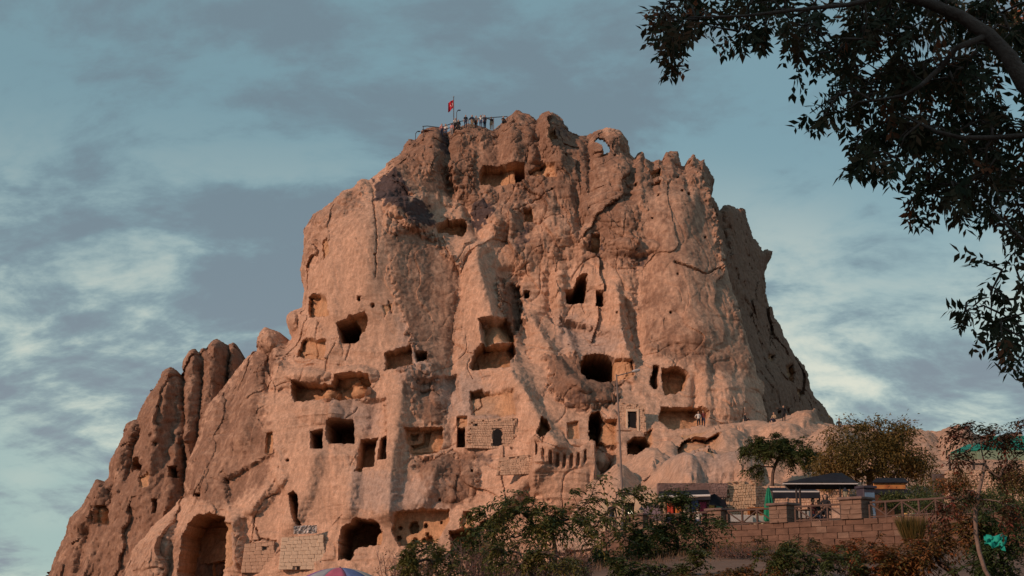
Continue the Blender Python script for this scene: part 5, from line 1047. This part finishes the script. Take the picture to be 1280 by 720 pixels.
# ---- patchwork parasol peeping in at the bottom
pz = empty('patchwork_parasol', Vector((at(425, 706, 42).x, 42, float(gh(at(425, 706, 42).x, 42))))); tag(pz, 'round parasol with purple, grey, cream, red and blue panels below the pale block wall', 'parasol')
top = at(425, 709.5, 42); gz0 = pz.location.z; cols = [(.22, .05, .30), (.36, .33, .27), (.25, .26, .30), (.45, .04, .09), (.10, .16, .32), (.22, .05, .30), (.3, .3, .33), (.42, .1, .16), (.1, .14, .3), (.38, .34, .3)]
n = 10; Rr = 1.35
for k in range(n):
    mb = MB(); rows = 7; V = []; seg = 4
    for i in range(rows + 1):
        t_ = i / rows
        for j in range(seg + 1):
            p_ = 2 * math.pi * (k + j / seg) / n; sag = 1 - .05 * math.sin(math.pi * j / seg) * t_
            V.append(Vector((Rr * t_ * math.cos(p_) * sag, Rr * t_ * math.sin(p_) * sag, -.46 * t_ ** 2.0)))
    mb.add(V, [(i * (seg + 1) + j, (i + 1) * (seg + 1) + j, (i + 1) * (seg + 1) + j + 1, i * (seg + 1) + j + 1) for i in range(rows) for j in range(seg)])
    o = mb.build('panel', mat('parasol_panel_%d' % k, cols[k], .75, .15, 5, .1), pz, True); o.location = top - pz.location; o.location.z -= .0
    s_ = o.modifiers.new('t', 'SOLIDIFY'); s_.thickness = .01
mb = MB(); mb.tube([(0, 0, 0), (0, 0, top.z - gz0 + .03)], .03, 8); mb.build('pole', M_STEEL, pz); mb = MB(); mb.lathe([(.3, 0), (.3, .06), (.05, .1)], (0, 0, 0), 12); mb.build('foot', M_BEAM, pz)

# ================================================================== TREES AND SHRUBS
M_BARK = mat('grey_brown_bark', (.085, .06, .05), .9, .35, 5, .6, 25, stretch=(1, 1, .3)); M_BARKP = mat('pale_smooth_bark', (.20, .145, .12), .85, .25, 5, .4, 20); M_TWIG = mat('dry_violet_twig', (.15, .095, .085), .9, .3, 5, .2)
def grow(trunk, targets, r_tip, r_base, seed, wig=.12, side=5):
    """branches: every target is joined to the nearest node of what has grown so far"""
    rnd = random.Random(seed); P = [Vector(t_) for t_ in trunk]; par = [i - 1 for i in range(len(P))]; nt_ = len(P); paths = [list(range(nt_))]
    top = P[-1]; order = sorted(range(len(targets)), key=lambda i: (Vector(targets[i]) - top).length)
    for i in order:
        t_ = Vector(targets[i]); arr = np.array([p[:] for p in P]); d = np.linalg.norm(arr - np.array(t_[:]), axis=1)
        d = d + np.where(arr[:, 2] > t_.z + .1, .5 * (arr[:, 2] - t_.z), 0); d[:max(1, nt_ // 2)] += 1e3 if nt_ > 2 else 0
        j = int(d.argmin()); a_ = P[j]; L_ = (t_ - a_).length; k = 3; chain = [j]
        for q in range(1, k + 1):
            f_ = q / k; off = Vector((rnd.uniform(-1, 1), rnd.uniform(-1, 1), rnd.uniform(-.2, 1))) * L_ * wig * (math.sin(math.pi * f_))
            P.append(a_.lerp(t_, f_) + off); par.append(chain[-1]); chain.append(len(P) - 1)
        paths.append(chain)
    cnt = [0] * len(P)
    for c in paths[1:]: cnt[c[-1]] += 1
    for i in range(len(P) - 1, 0, -1): cnt[par[i]] += max(cnt[i], 0)
    mx = max(cnt[0], 1); rad = [r_tip + (r_base - r_tip) * (c / mx) ** .62 for c in cnt]
    return P, rad, paths
def leaves_mesh(name, base, dirs, nors, length, width, tint, m, fold=.25):
    n = len(base); dirs = dirs / (np.linalg.norm(dirs, axis=1, keepdims=True) + 1e-9); side = np.cross(dirs, nors); side /= np.linalg.norm(side, axis=1, keepdims=True) + 1e-9; up = np.cross(side, dirs)
    L_, W_ = length[:, None], width[:, None]
    v0 = base; v1 = base + dirs * L_ * .45 + side * W_ * .5 + up * W_ * fold; v2 = base + dirs * L_ - up * W_ * fold * .5; v3 = base + dirs * L_ * .45 - side * W_ * .5 + up * W_ * fold
    V = np.stack([v0, v1, v2, v3], 1).reshape(-1, 3); i = np.arange(n) * 4
    T = np.stack([np.stack([i, i + 1, i + 2], 1), np.stack([i, i + 2, i + 3], 1)], 1).reshape(-1, 3)
    me = bpy.data.meshes.new(name); me.vertices.add(len(V)); me.vertices.foreach_set('co', V.ravel().astype(np.float32)); me.loops.add(T.size); me.loops.foreach_set('vertex_index', T.ravel().astype(np.int32))
    me.polygons.add(len(T)); me.polygons.foreach_set('loop_start', np.arange(0, T.size, 3, dtype=np.int32)); me.polygons.foreach_set('loop_total', np.full(len(T), 3, np.int32)); me.update(calc_edges=True)
    at_ = me.attributes.new('tint', 'FLOAT', 'POINT'); at_.data.foreach_set('value', np.repeat(np.clip(tint, 0, 1), 4).astype(np.float32)); me.materials.append(m); return me
def ell_points(ells, n, rs, Yc):
    """points in a set of ellipsoids given by pixel (u,v,ru,rv,depth radius m[,dy]) at distance Yc, more of them near the surface"""
    out = []; wts = np.array([e[2] * e[3] for e in ells], float); wts /= wts.sum(); px = F / Yc
    for e, w_ in zip(ells, wts):
        k = max(2, int(round(n * w_))); d = rs.normal(size=(k, 3)); d /= np.linalg.norm(d, axis=1, keepdims=True); d *= (rs.uniform(size=(k, 1)) ** .42)
        c = at(e[0], e[1], Yc + (e[5] if len(e) > 5 else 0)); out.append(np.array(c[:]) + d * np.array([e[2] / px, e[4], e[3] / px]))
    return np.concatenate(out)
def plant(name, label, cat, base, trunk, ells, Yc, ntar, nleaf, sig, lsize, m_leaf, seed, r_base=.12, r_tip=.012, bark=None, droop=.35, group=None, tintf=None, warp=.25, narrow=.42, frond=0):
    rs = np.random.RandomState(seed); T = ell_points(ells, ntar, rs, Yc)
    T = T + warp * np.stack([noise3(T[:, 0] * .9, T[:, 1] * .9, T[:, 2] * .9 + 7 * k, seed + k) for k in range(3)], 1) * 2
    P, rad, paths = grow(trunk, T.tolist(), r_tip, r_base, seed)
    e = empty(name, base); tag(e, label, cat, group)
    mb = MB()
    for c in paths: mb.tube([P[i] for i in c], [rad[i] if c is paths[0] or k else min(rad[i], rad[c[1]] * 1.3) for k, i in enumerate(c)], 6 if c is paths[0] else 4, cap=True)
    adopt(mb.build('trunk', bark or M_BARK, None, True), e)
    per = rs.poisson(nleaf / len(T), len(T)) + 1; own = np.repeat(np.arange(len(T)), per); N_ = len(own)
    sg = sig * rs.uniform(.6, 1.35, len(T)); off = rs.normal(size=(N_, 3)) * sg[own][:, None] * np.array([1, 1, .75]); base_ = T[own] + off
    dirs = rs.normal(size=(N_, 3)) + off / sig * .8; dirs[:, 2] -= droop * 2; nor = rs.normal(size=(N_, 3)) * .6 + np.array([0, 0, 1.0])
    if frond > 0:                                    # leaflets in two rows along arching fronds
        nf = max(1, N_ // 14); ow = rs.randint(0, len(T), nf); cen = T.mean(0); fd = (T[ow] - cen) * .35 + rs.normal(size=(nf, 3)) * .75; fd[:, 2] += .25; fd /= np.linalg.norm(fd, axis=1, keepdims=True)
        fs = np.cross(fd, np.array([0, 0, 1.0])); fs /= np.linalg.norm(fs, axis=1, keepdims=True) + 1e-6; fl = frond * rs.uniform(.6, 1.3, nf)
        q = np.repeat(np.arange(nf), 14); k = np.tile(np.arange(14) // 2, nf); sgn = np.tile(np.array([-1, 1] * 7), nf); N_ = len(q); tt = (k + .8) / 7.0; own = ow[q]
        base_ = T[own] + fd[q] * (fl[q] * tt)[:, None] + np.array([0, 0, -1.0]) * (fl[q] * .55 * tt ** 2)[:, None] + rs.normal(size=(N_, 3)) * .02
        dirs = fs[q] * sgn[:, None] + fd[q] * .5 + np.array([0, 0, -1.0]) * (.25 + droop * tt)[:, None] + rs.normal(size=(N_, 3)) * .18; nor = rs.normal(size=(N_, 3)) * .3 + np.array([0, 0, 1.0])
    ln = lsize * rs.uniform(.65, 1.35, N_); tn = rs.uniform(0, 1, len(T))[own] * .45 + rs.uniform(0, 1, N_) * .35 + .2 * rs.uniform()
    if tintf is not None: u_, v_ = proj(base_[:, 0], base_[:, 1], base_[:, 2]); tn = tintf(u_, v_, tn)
    me = leaves_mesh('crown', base_, dirs, nor, ln, ln * narrow, tn, m_leaf); adopt(link('crown', me), e)
    return e
LM_DARK = leaf_mat('dark_green_leaf', [(.03, .054, .02), (.055, .084, .027), (.092, .11, .034), (.15, .13, .04)])
LM_OLIVE = leaf_mat('golden_olive_leaf', [(.05, .05, .016), (.10, .082, .024), (.17, .115, .035), (.25, .14, .05)])
LM_SHRUB = leaf_mat('sunlit_shrub_leaf', [(.045, .066, .022), (.08, .10, .03), (.14, .125, .036), (.24, .17, .05)])
LM_MIX = leaf_mat('autumn_leaf', [(.035, .055, .02), (.085, .085, .028), (.22, .10, .035), (.36, .10, .04)])
LM_RED = leaf_mat('red_tipped_leaf', [(.02, .032, .014), (.045, .045, .02), (.15, .05, .03), (.27, .05, .045)])
LM_NEAR = leaf_mat('shaded_near_leaf', [(.026, .034, .017), (.05, .05, .024), (.12, .06, .03), (.36, .11, .05)], trans=.2, rough=.75)
def gbase(u, Yc, dz=0): x_ = (u - 640) / F * Yc * 1.03; return Vector((x_, Yc, float(gh(x_, Yc)) + dz))
# ---- flat topped tree on the pale slope
q = on_rock('rock_slope', 966, 613) or at(966, 613, 92); YT = q.y
plant('flat_topped_tree', 'dark green flat topped tree with slim trunk on the pale slope behind the parasol', 'tree', q - Vector((0, 0, .2)), [q - Vector((0, 0, .3)), at(965.5, 602, YT), at(966, 592, YT), at(968, 584, YT)], [(968,566,40,15,1.6), (940,560,18,10,1.0), (1000,570,26,12,1.3), (940,582,18,5,.8), (985,556,28,8,1.2), (1020,578,14,6,.8)], YT, 110, 15000, .27, .17, LM_DARK, 11, .11, .012, droop=.25, warp=.4, frond=.5)
# ---- golden olive tree behind the pergola
YT = 84; bq = Vector((at(1092, 640, YT).x, YT, TZ + .6))
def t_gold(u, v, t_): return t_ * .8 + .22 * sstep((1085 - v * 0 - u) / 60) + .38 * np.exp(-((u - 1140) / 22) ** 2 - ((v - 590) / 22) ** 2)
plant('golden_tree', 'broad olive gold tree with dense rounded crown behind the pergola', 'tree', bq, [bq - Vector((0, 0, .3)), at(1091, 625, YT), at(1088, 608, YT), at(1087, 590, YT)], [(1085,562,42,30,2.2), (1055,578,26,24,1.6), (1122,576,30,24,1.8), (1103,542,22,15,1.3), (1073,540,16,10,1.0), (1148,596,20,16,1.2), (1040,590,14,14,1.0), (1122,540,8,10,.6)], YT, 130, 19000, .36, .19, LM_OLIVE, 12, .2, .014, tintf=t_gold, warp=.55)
# ---- shrubs on and behind the terrace end
SH = 'shrubs at the right end of the terrace'
for (u, v, ru, rv, Yc, lm_, lb, sd) in ((1150,625,26,18,69,LM_DARK,'dark green shrub hanging over the end of the timber railing',21), (1188,605,20,14,71,LM_MIX,'rust orange shrub in front of the rubble base of the green pavilion',22), (1170,632,24,12,66,LM_DARK,'low dark shrub below the rust orange shrub',23), (1118,622,16,8,72,LM_DARK,'dark leafy shrub at the kiosk front',24), (1265,600,16,20,66,LM_OLIVE,'olive brown shrub against the pavilion stone wall',25), (1240,622,34,14,62,LM_DARK,'wide dark green hedge clump below the pavilion wall',26), (1285,640,22,26,58,LM_DARK,'tall dark shrub beyond the red tipped sapling',27)):
    b0 = gbase(u, Yc) if Yc < 66 else Vector((at(u, v, Yc).x, Yc, TZ)); c0 = at(u, v + rv * .5, Yc)
    plant('terrace_shrub', lb, 'shrub', b0, [b0, b0.lerp(c0, .5), c0], [(u, v, ru, rv, ru / 26), (u + ru * .5, v + rv * .4, ru * .6, rv * .6, ru / 40), (u - ru * .5, v + rv * .3, ru * .6, rv * .7, ru / 40)], Yc, 40, 2300, .2, .13, lm_, sd, .04, .008, group=SH)
# ---- shrubs on the slope below the wall
SL = 'shrubs on the slope below the terrace'
def t_sun(k): return lambda u, v, t_: np.clip(t_ * .8 + k, 0, 1)
big = (('leafy_shrub', 'tall leafy green shrub with golden tips and long drooping fronds below the skirt shaped rock', [(690,648,44,28,1.5), (640,655,34,22,1.2), (740,635,34,24,1.3), (765,612,18,16,.8), (610,665,24,16,.9), (665,632,26,10,.8), (600,640,8,5,.3)], 50, 80, 6800, .22, .19, LM_SHRUB, 31, .12),
       ('cone_tree', 'dark green cone shaped young tree hiding part of the shop awning', [(838,640,26,22,1.0), (832,668,52,20,1.4), (872,660,30,9,.9), (795,680,44,22,1.3), (850,690,60,18,1.4), (770,705,40,18,1.2), (842,622,12,10,.4)], 52, 100, 11000, .2, .17, LM_DARK, 32, .1),
       ('leafy_shrub', 'small dark green shrub at the left foot of the leafy thicket', [(590,688,26,16,.8), (566,700,26,14,.8), (540,702,20,12,.7)], 47, 50, 2600, .18, .14, LM_DARK, 33, .1),
       ('leafy_shrub', 'orange tinged shrub at the foot of the stone wall below the widest pillar', [(1085,698,24,18,.8), (1105,710,28,16,.8), (1060,708,26,14,.8), (1097,680,8,10,.4)], 46, 60, 3200, .18, .14, LM_MIX, 34, .3),
       ('leafy_shrub', 'dark green shrub with rusty middle below the pergola wall', [(1030,692,30,10,.8), (1055,690,22,10,.7), (1010,712,34,12,.9), (1040,704,14,8,.5)], 47, 60, 3000, .17, .13, LM_MIX, 35, -.12),
       ('leafy_shrub', 'mixed green and yellow shrub left of the pale sapling trunk', [(1175,690,30,24,.9), (1150,708,30,16,.8), (1195,665,20,16,.7), (1130,715,24,10,.7)], 38, 80, 4200, .16, .14, LM_MIX, 36, .12),
       ('leafy_shrub', 'dense dark green shrub beneath the turquoise cloth', [(1262,705,34,22,1.0), (1230,712,30,14,.8), (1275,670,22,26,.9), (1250,650,24,16,.8), (1205,650,18,12,.6)], 37, 90, 5200, .16, .14, LM_DARK, 37, -.1),
       ('leafy_shrub', 'round green foreground shrub in the middle of the dry brushwood', [(660,694,34,16,.9), (700,704,36,16,.9), (625,706,28,14,.8)], 41, 50, 2600, .17, .14, LM_SHRUB, 46, .12),
       ('leafy_shrub', 'small olive shrub in front of the dry brush below the round cave mouth', [(520,704,26,12,.8), (548,712,24,10,.7), (495,714,20,8,.6)], 41, 50, 2600, .16, .13, LM_SHRUB, 47, .05),
       ('leafy_shrub', 'rusty brown weedy shrub in the foreground below the railing with the display shelf', [(935,712,40,14,1.0), (900,718,30,12,.8), (965,716,24,10,.7)], 40, 60, 3200, .16, .13, LM_MIX, 41, .2),
       ('leafy_shrub', 'spreading green foreground shrub below the pergola with yellowing leaves', [(1015,714,36,12,1.0), (1045,716,30,12,.8), (985,718,24,10,.7)], 39, 60, 3600, .16, .13, LM_SHRUB, 42, -.05),
       ('leafy_shrub', 'rust coloured foreground shrub below the feathery broom', [(1105,704,30,20,.9), (1130,714,26,14,.8), (1080,716,24,12,.7)], 39, 70, 3800, .16, .13, LM_MIX, 43, .32),
       ('leafy_shrub', 'dark green foreground shrub under the cone shaped tree', [(860,712,34,16,.9), (820,716,34,14,.9), (785,712,26,16,.8)], 42, 70, 4200, .17, .14, LM_SHRUB, 45, -.1),
       ('leafy_shrub', 'low dull green shrub in the dry grass under the stone wall', [(955,700,40,14,.9), (920,706,30,12,.8), (985,690,20,8,.6)], 50, 40, 1500, .2, .12, LM_OLIVE, 38, -.2))
for nm, lb, ells, Yc, nt2, nl, sg, ls, lm_, sd, tk in big:
    u0 = ells[0][0]; b0 = gbase(u0, Yc); c0 = at(ells[0][0], ells[0][1] + ells[0][3] * .6, Yc)
    plant(nm, lb, 'shrub' if 'shrub' in nm else 'tree', b0, [b0 - Vector((0, 0, .1)), b0.lerp(c0, .5) + Vector((.1, 0, 0)), c0], ells, Yc, nt2, nl, sg, ls, lm_, sd, .08, .008, group=SL if 'shrub' in nm else None, tintf=t_sun(tk), droop=.6 if sd == 31 else .35, warp=.4, frond={31: .75, 32: .7, 36: .5, 37: .5}.get(sd, .35), narrow=.36)
# feathery broom against the wall
rs = np.random.RandomState(44); b0 = gbase(1142, 56); e = empty('broom_bush', b0); tag(e, 'feathery upright grey green broom bush in front of the stone wall', 'bush', SL)
n = 1700; tt = rs.uniform(.0, 1, n) ** .8; c_ = np.array(at(1142, 690, 56)[:]); ang = rs.uniform(0, 6.28, n); rr = rs.uniform(0, 1, n) ** .6
bs_ = np.stack([c_[0] + rr * .42 * np.cos(ang) * (.5 + tt), c_[1] + rr * .42 * np.sin(ang), np.full(n, b0.z) + (at(1142, 660, 56).z - b0.z) * tt], 1); dr_ = np.stack([rr * np.cos(ang) * .35, rr * np.sin(ang) * .35, np.ones(n)], 1)
adopt(link('crown', leaves_mesh('crown', bs_, dr_, rs.normal(size=(n, 3)), rs.uniform(.35, .7, n), np.full(n, .018), rs.uniform(0, .8, n), LM_OLIVE, .1)), e); mb = MB()
for k in range(7): mb.tube([b0, b0 + Vector((.1 * math.cos(k), .1 * math.sin(k), .8)), b0 + Vector((.3 * math.cos(k), .3 * math.sin(k), 1.6))], [.03, .02, .008], 5)
adopt(mb.build('trunk', M_TWIG, None, True), e)
# ---- leafless brushwood
def brush(us, Yc, hpx, n, label, seed):
    rnd = random.Random(seed); u_ = sum(us) / 2; b0 = gbase(u_, Yc); e = empty('dry_brush', b0); tag(e, label, 'bush', 'dry brushwood at the foot of the rock'); mb = MB(); zt = at(u_, hpx, Yc).z; H_ = zt - b0.z
    for k in range(n):
        x0 = at(rnd.uniform(*us), 700, Yc).x; p = Vector((x0 * .7 + b0.x * .3, Yc + rnd.uniform(-.8, .8), b0.z)); L_ = H_ * rnd.uniform(.5, 1.08); lean = Vector((rnd.uniform(-.35, .35), rnd.uniform(-.3, .3), 1)); p1 = p + lean * L_ * .5; p2 = p + lean * L_ + Vector((rnd.uniform(-.2, .2), 0, 0))
        mb.tube([p, p1, p2], [.017, .012, .004], 4)
        for q in range(5):
            f_ = rnd.uniform(.35, .95); s_ = p.lerp(p2, f_); d_ = Vector((rnd.uniform(-1, 1), rnd.uniform(-1, 1), rnd.uniform(.3, 1.2))).normalized() * rnd.uniform(.2, .55); mb.tube([s_, s_ + d_ * .6, s_ + d_ + Vector((0, 0, .06))], [.009, .006, .003], 3)
    adopt(mb.build('twigs', M_TWIG), e)
    rs2 = np.random.RandomState(seed); m_ = n * 14; bb = np.array([mb.v[rs2.randint(len(mb.v))] for _ in range(m_)]) + rs2.normal(size=(m_, 3)) * .05; keep = bb[:, 2] > b0.z + H_ * .4; bb = bb[keep]; m_ = len(bb)
    adopt(link('leaves', leaves_mesh('leaves', bb, rs2.normal(size=(m_, 3)), rs2.normal(size=(m_, 3)), rs2.uniform(.05, .11, m_), rs2.uniform(.02, .04, m_), rs2.uniform(0, 1, m_), LM_MIX)), e)
brush((470, 560), 44, 694, 45, 'violet brown leafless brush in front of the round cave mouth', 51); brush((560, 660), 43, 680, 50, 'tall violet brown brushwood before the leafy thicket', 52); brush((650, 750), 42, 690, 45, 'tangled dry brushwood under the golden fronds', 53); brush((880, 960), 48, 694, 50, 'dry reddish brush below the cone shaped tree', 54); brush((960, 1060), 44, 700, 45, 'dry reddish brush below the stone wall', 55)
# ---- dry grass on the slope
rs = np.random.RandomState(61); n = 16000; gx = rs.uniform(-6, 22, n); gy = rs.uniform(46, 66, n); wl = np.array([(A_ + tdir * 0).y]); okk = gy < (A_.y + (gx - A_.x) * tdir.y / tdir.x) - .4; gx, gy = gx[okk], gy[okk]; n = len(gx)
kp = noise3(gx / 2.2, gy / 2.2, 0 * gx, 63) > -.25; gx, gy = gx[kp], gy[kp]; n = len(gx); gz = gh(gx, gy) + .02
me = leaves_mesh('dry_grass', np.stack([gx, gy, gz], 1), np.stack([rs.normal(size=n) * .35, rs.normal(size=n) * .35, np.ones(n)], 1), rs.normal(size=(n, 3)), rs.uniform(.1, .36, n), rs.uniform(.012, .025, n), rs.uniform(0, 1, n), leaf_mat('dry_grass_blade', [(.07, .055, .03), (.14, .085, .05), (.2, .12, .07), (.24, .14, .085)]), .1)
tag(link('dry_grass', me), 'dry reddish grass covering the slope below the stone wall', 'grass', kind='stuff')
# ---- sapling with pale trunk and red tips
YS2 = 30; b0 = gbase(1234, YS2); TR = [b0, at(1231, 712, YS2), at(1224, 690, YS2), at(1220, 668, YS2), at(1219, 645, YS2), at(1221, 625, YS2), at(1227, 600, YS2), at(1231, 580, YS2)]
def t_red(u, v, t_): return np.clip(t_ * .27 + .75 * sstep((548 - v) / 16) * sstep((1245 - u) / 30) * (t_ > .25), 0, 1)
plant('red_tipped_sapling', 'slim sapling with pale forked trunk and reddish young leaves at its tip', 'tree', b0, TR, [(1225,545,34,14,.5), (1212,532,14,10,.3), (1248,556,30,14,.5), (1190,548,16,5,.3), (1182,640,16,14,.4), (1262,640,16,14,.4), (1270,530,10,14,.3), (1255,590,22,14,.4), (1200,575,20,10,.35), (1276,566,14,10,.3), (1215,610,18,10,.3)], YS2, 110, 4200, .12, .10, LM_RED, 71, .046, .006, bark=M_BARKP, warp=.1, droop=.5, narrow=.36, frond=.32)
mb = MB(); P_ = [at(1231, 671, 35), at(1243, 666, 35), at(1258, 669, 35), at(1256, 687, 34.7), at(1244, 690, 34.5), at(1232, 681, 34.8)]
N1 = 8; g = []
for j in range(N1 + 1):
    for i in range(N1 + 1):
        p_ = (P_[0].lerp(P_[2], i / N1)).lerp(P_[5].lerp(P_[3], i / N1), j / N1) + Vector((0, .08 * math.sin(i * 1.9 + j), .05 * math.sin(i * 1.3 + 1.7 * j))); g.append(p_)
mb.add(g, [(j * (N1 + 1) + i, j * (N1 + 1) + i + 1, (j + 1) * (N1 + 1) + i + 1, (j + 1) * (N1 + 1) + i) for j in range(N1) for i in range(N1)]); o = mb.build('turquoise_cloth', mat('turquoise_canvas', (.01, .33, .26), .7, .15, 4, .1), None, True); s_ = o.modifiers.new('t', 'SOLIDIFY'); s_.thickness = .015
tag(o, 'rumpled turquoise cloth caught among the shrubs behind the pale sapling trunk', 'cloth')

# ---- the big tree whose boughs hang in from the upper right
YN = 9.0
REG = [(806,62),(815,18),(832,-30),(1330,-30),(1330,470),(1272,466),(1245,440),(1214,452),(1200,436),(1226,410),(1198,398),(1196,380),(1232,366),(1200,342),(1195,318),(1206,292),(1228,284),(1256,300),(1244,272),(1182,266),(1160,280),(1128,268),(1124,236),(1152,222),(1098,214),(1062,216),(1040,196),(1046,160),(1004,152),(988,148),(1034,120),(1046,86),(1022,76),(1000,108),(974,96),(964,62),(948,48),(922,58),(905,62),(882,46),(862,56),(842,94),(828,86),(832,66)]
rs = np.random.RandomState(81); cand_u = rs.uniform(800, 1335, 9000); cand_v = rs.uniform(-40, 475, 9000); sdv = poly_sd(cand_u, cand_v, REG); gap = noise3(cand_u / 46, cand_v / 36, 0 * cand_u, 83) + .55 * noise3(cand_u / 19, cand_v / 16, 0 * cand_u, 85)
okc = (sdv < -7) & (gap > -.03) & ((cand_v < 265) | (rs.uniform(size=len(cand_u)) < .5)); cu, cv2 = cand_u[okc][:640], cand_v[okc][:640]; dep = YN + .15 + rs.uniform(0, 2.4, len(cu)) + .4 * noise3(cu / 60, cv2 / 60, 0 * cu, 84)
T = np.array([at(a_, b2, c2)[:] for a_, b2, c2 in zip(cu, cv2, dep)])
tb = Vector((5.6, 8.2, float(gh(5.6, 8.2)))); tree = empty('overhanging_tree', tb); tag(tree, 'large dark leafy tree whose drooping boughs hang across the upper right sky', 'tree')
bough = [tb, Vector((5.45, 8.3, 1.6)), Vector((5.0, 8.5, 3.2)), Vector((4.1, 8.8, 4.35)), at(1280, 105, 9.0), at(1262, 72, 9.0), at(1236, 44, 9.05), at(1200, 20, 9.1), at(1160, 4, 9.1), at(1120, -8, 9.1)]
extra = [[(1300,168),(1240,172),(1200,172),(1170,164),(1140,150),(1124,142)], [(1195,60),(1176,84),(1150,108),(1128,120),(1090,126),(1060,108)], [(1330,330),(1290,310),(1262,285),(1240,262)], [(1120,-8),(1060,6),(1000,12),(930,20),(860,22)]]
P, rad, paths = grow(bough, [], .004, .16, 5)
mb = MB(); tw = []
rads = [.2, .17, .13, .095, .062, .058, .052, .045, .038, .03]; mb.tube(bough, rads, 10)
nodes = [bough[k].lerp(bough[k + 1], f_) for k in range(4, 9) for f_ in (0, .33, .66)]
joins = [bough[3], bough[6], bough[2], bough[9]]
for ex, jn in zip(extra, joins):
    pts = [jn] + [at(a_, b2, YN + .15 * math.sin(i * 2.1)) for i, (a_, b2) in enumerate(ex)]; m_ = len(pts); mb.tube(pts, [.024 - .018 * i / (m_ - 1) for i in range(m_)], 7); nodes += [pts[k].lerp(pts[k + 1], f_) for k in range(1, m_ - 1) for f_ in (0, .33, .66)]
NP = [Vector(p) for p in nodes]; rnd = random.Random(8)
arrN = [p[:] for p in NP]; order = np.argsort([min((Vector(t_) - p).length for p in NP) for t_ in T]); attach = {}
for i in order:
    t_ = Vector(T[i]); A2 = np.array(arrN); d = np.linalg.norm(A2 - T[i], axis=1) + np.maximum(0, T[i][2] - A2[:, 2]) * .3; j = int(d.argmin()); a_ = Vector(arrN[j]); mid = a_.lerp(t_, .5) + Vector((rnd.uniform(-.05, .05), rnd.uniform(-.05, .05), rnd.uniform(0, .07))); mb.tube([a_, mid, t_], [.010, .007, .004], 4); arrN += [mid[:], t_[:]]; attach[int(i)] = (t_ - a_).normalized()
adopt(mb.build('trunk', mat('shaded_pale_bark', (.10, .066, .054), .85, .3, 6, .5, 25), None, True), tree)
bs_, ds, ns, ls_, tn = [], [], [], [], []; fringe = []
for i, t_ in enumerate(T):
    for c in range(rs.randint(2, 4)):
        d = Vector(attach[i]) * .5 + Vector(rs.normal(size=3)) * .55 + Vector((0, 0, -.55)); d.normalize(); rl_ = rs.uniform(.13, .24); sd_ = d.cross(Vector(rs.normal(size=3))).normalized(); nm = d.cross(sd_); tint0 = rs.uniform(0, .55) + .5 * max(0, (900 - cu[i]) / 90) * rs.uniform(.2, 1) + (.35 if rs.uniform() < .07 else 0); k_ = rs.randint(4, 6)
        for q in range(k_):
            p_ = Vector(t_) + d * rl_ * (q + .6) / k_ + Vector((0, 0, -.05)) * ((q / k_) ** 2)
            for sg in (-1, 1):
                ld = (d * .55 + sd_ * sg * .8 + Vector(rs.normal(size=3)) * .16 + Vector((0, 0, -.3))); bs_.append(p_[:]); ds.append(ld[:]); ns.append((nm + Vector(rs.normal(size=3)) * .3)[:]); ls_.append(rs.uniform(.055, .105)); tn.append(tint0 + rs.uniform(-.1, .15))
bs_, ds, ns, ls_, tn = map(np.array, (bs_, ds, ns, ls_, tn)); uu, vv = proj(bs_[:, 0], bs_[:, 1], bs_[:, 2]); keep = poly_sd(uu, vv, REG) < 12; bs_, ds, ns, ls_, tn = bs_[keep], ds[keep], ns[keep], ls_[keep], tn[keep]; uu, vv = uu[keep], vv[keep]
sdf = poly_sd(uu, vv, REG); fr_i = np.where((sdf > -9) & (uu < 1275) & (vv > 5))[0]; fr_i = fr_i[np.argsort(-sdf[fr_i])][:260]; rest = np.setdiff1d(np.arange(len(uu)), fr_i)
cr = link('crown', leaves_mesh('crown', bs_[rest], ds[rest], ns[rest], ls_[rest], ls_[rest] * .4, tn[rest], LM_NEAR, .12)); adopt(cr, tree)
# outermost leaflets, told apart against the sky, one object each
lv = [leaves_mesh('leaf', np.zeros((1, 3)), np.array([[0, 0, -1.0]]), np.array([[0, 1.0, 0]]), np.array([.058]), np.array([.024]), np.array([t_]), LM_NEAR, .12) for t_ in (.1, .35, .6, .95)]
for i in fr_i:
    d = Vector(ds[i]).normalized(); qn = d.to_track_quat('-Z', 'Y'); o = link('leaf', lv[min(3, int(np.clip(tn[i], 0, .999) * 4))]); o.rotation_mode = 'QUATERNION'; o.rotation_quaternion = qn; o.location = Vector(bs_[i]); o.scale = (ls_[i] / .058,) * 3; adopt(o, tree)
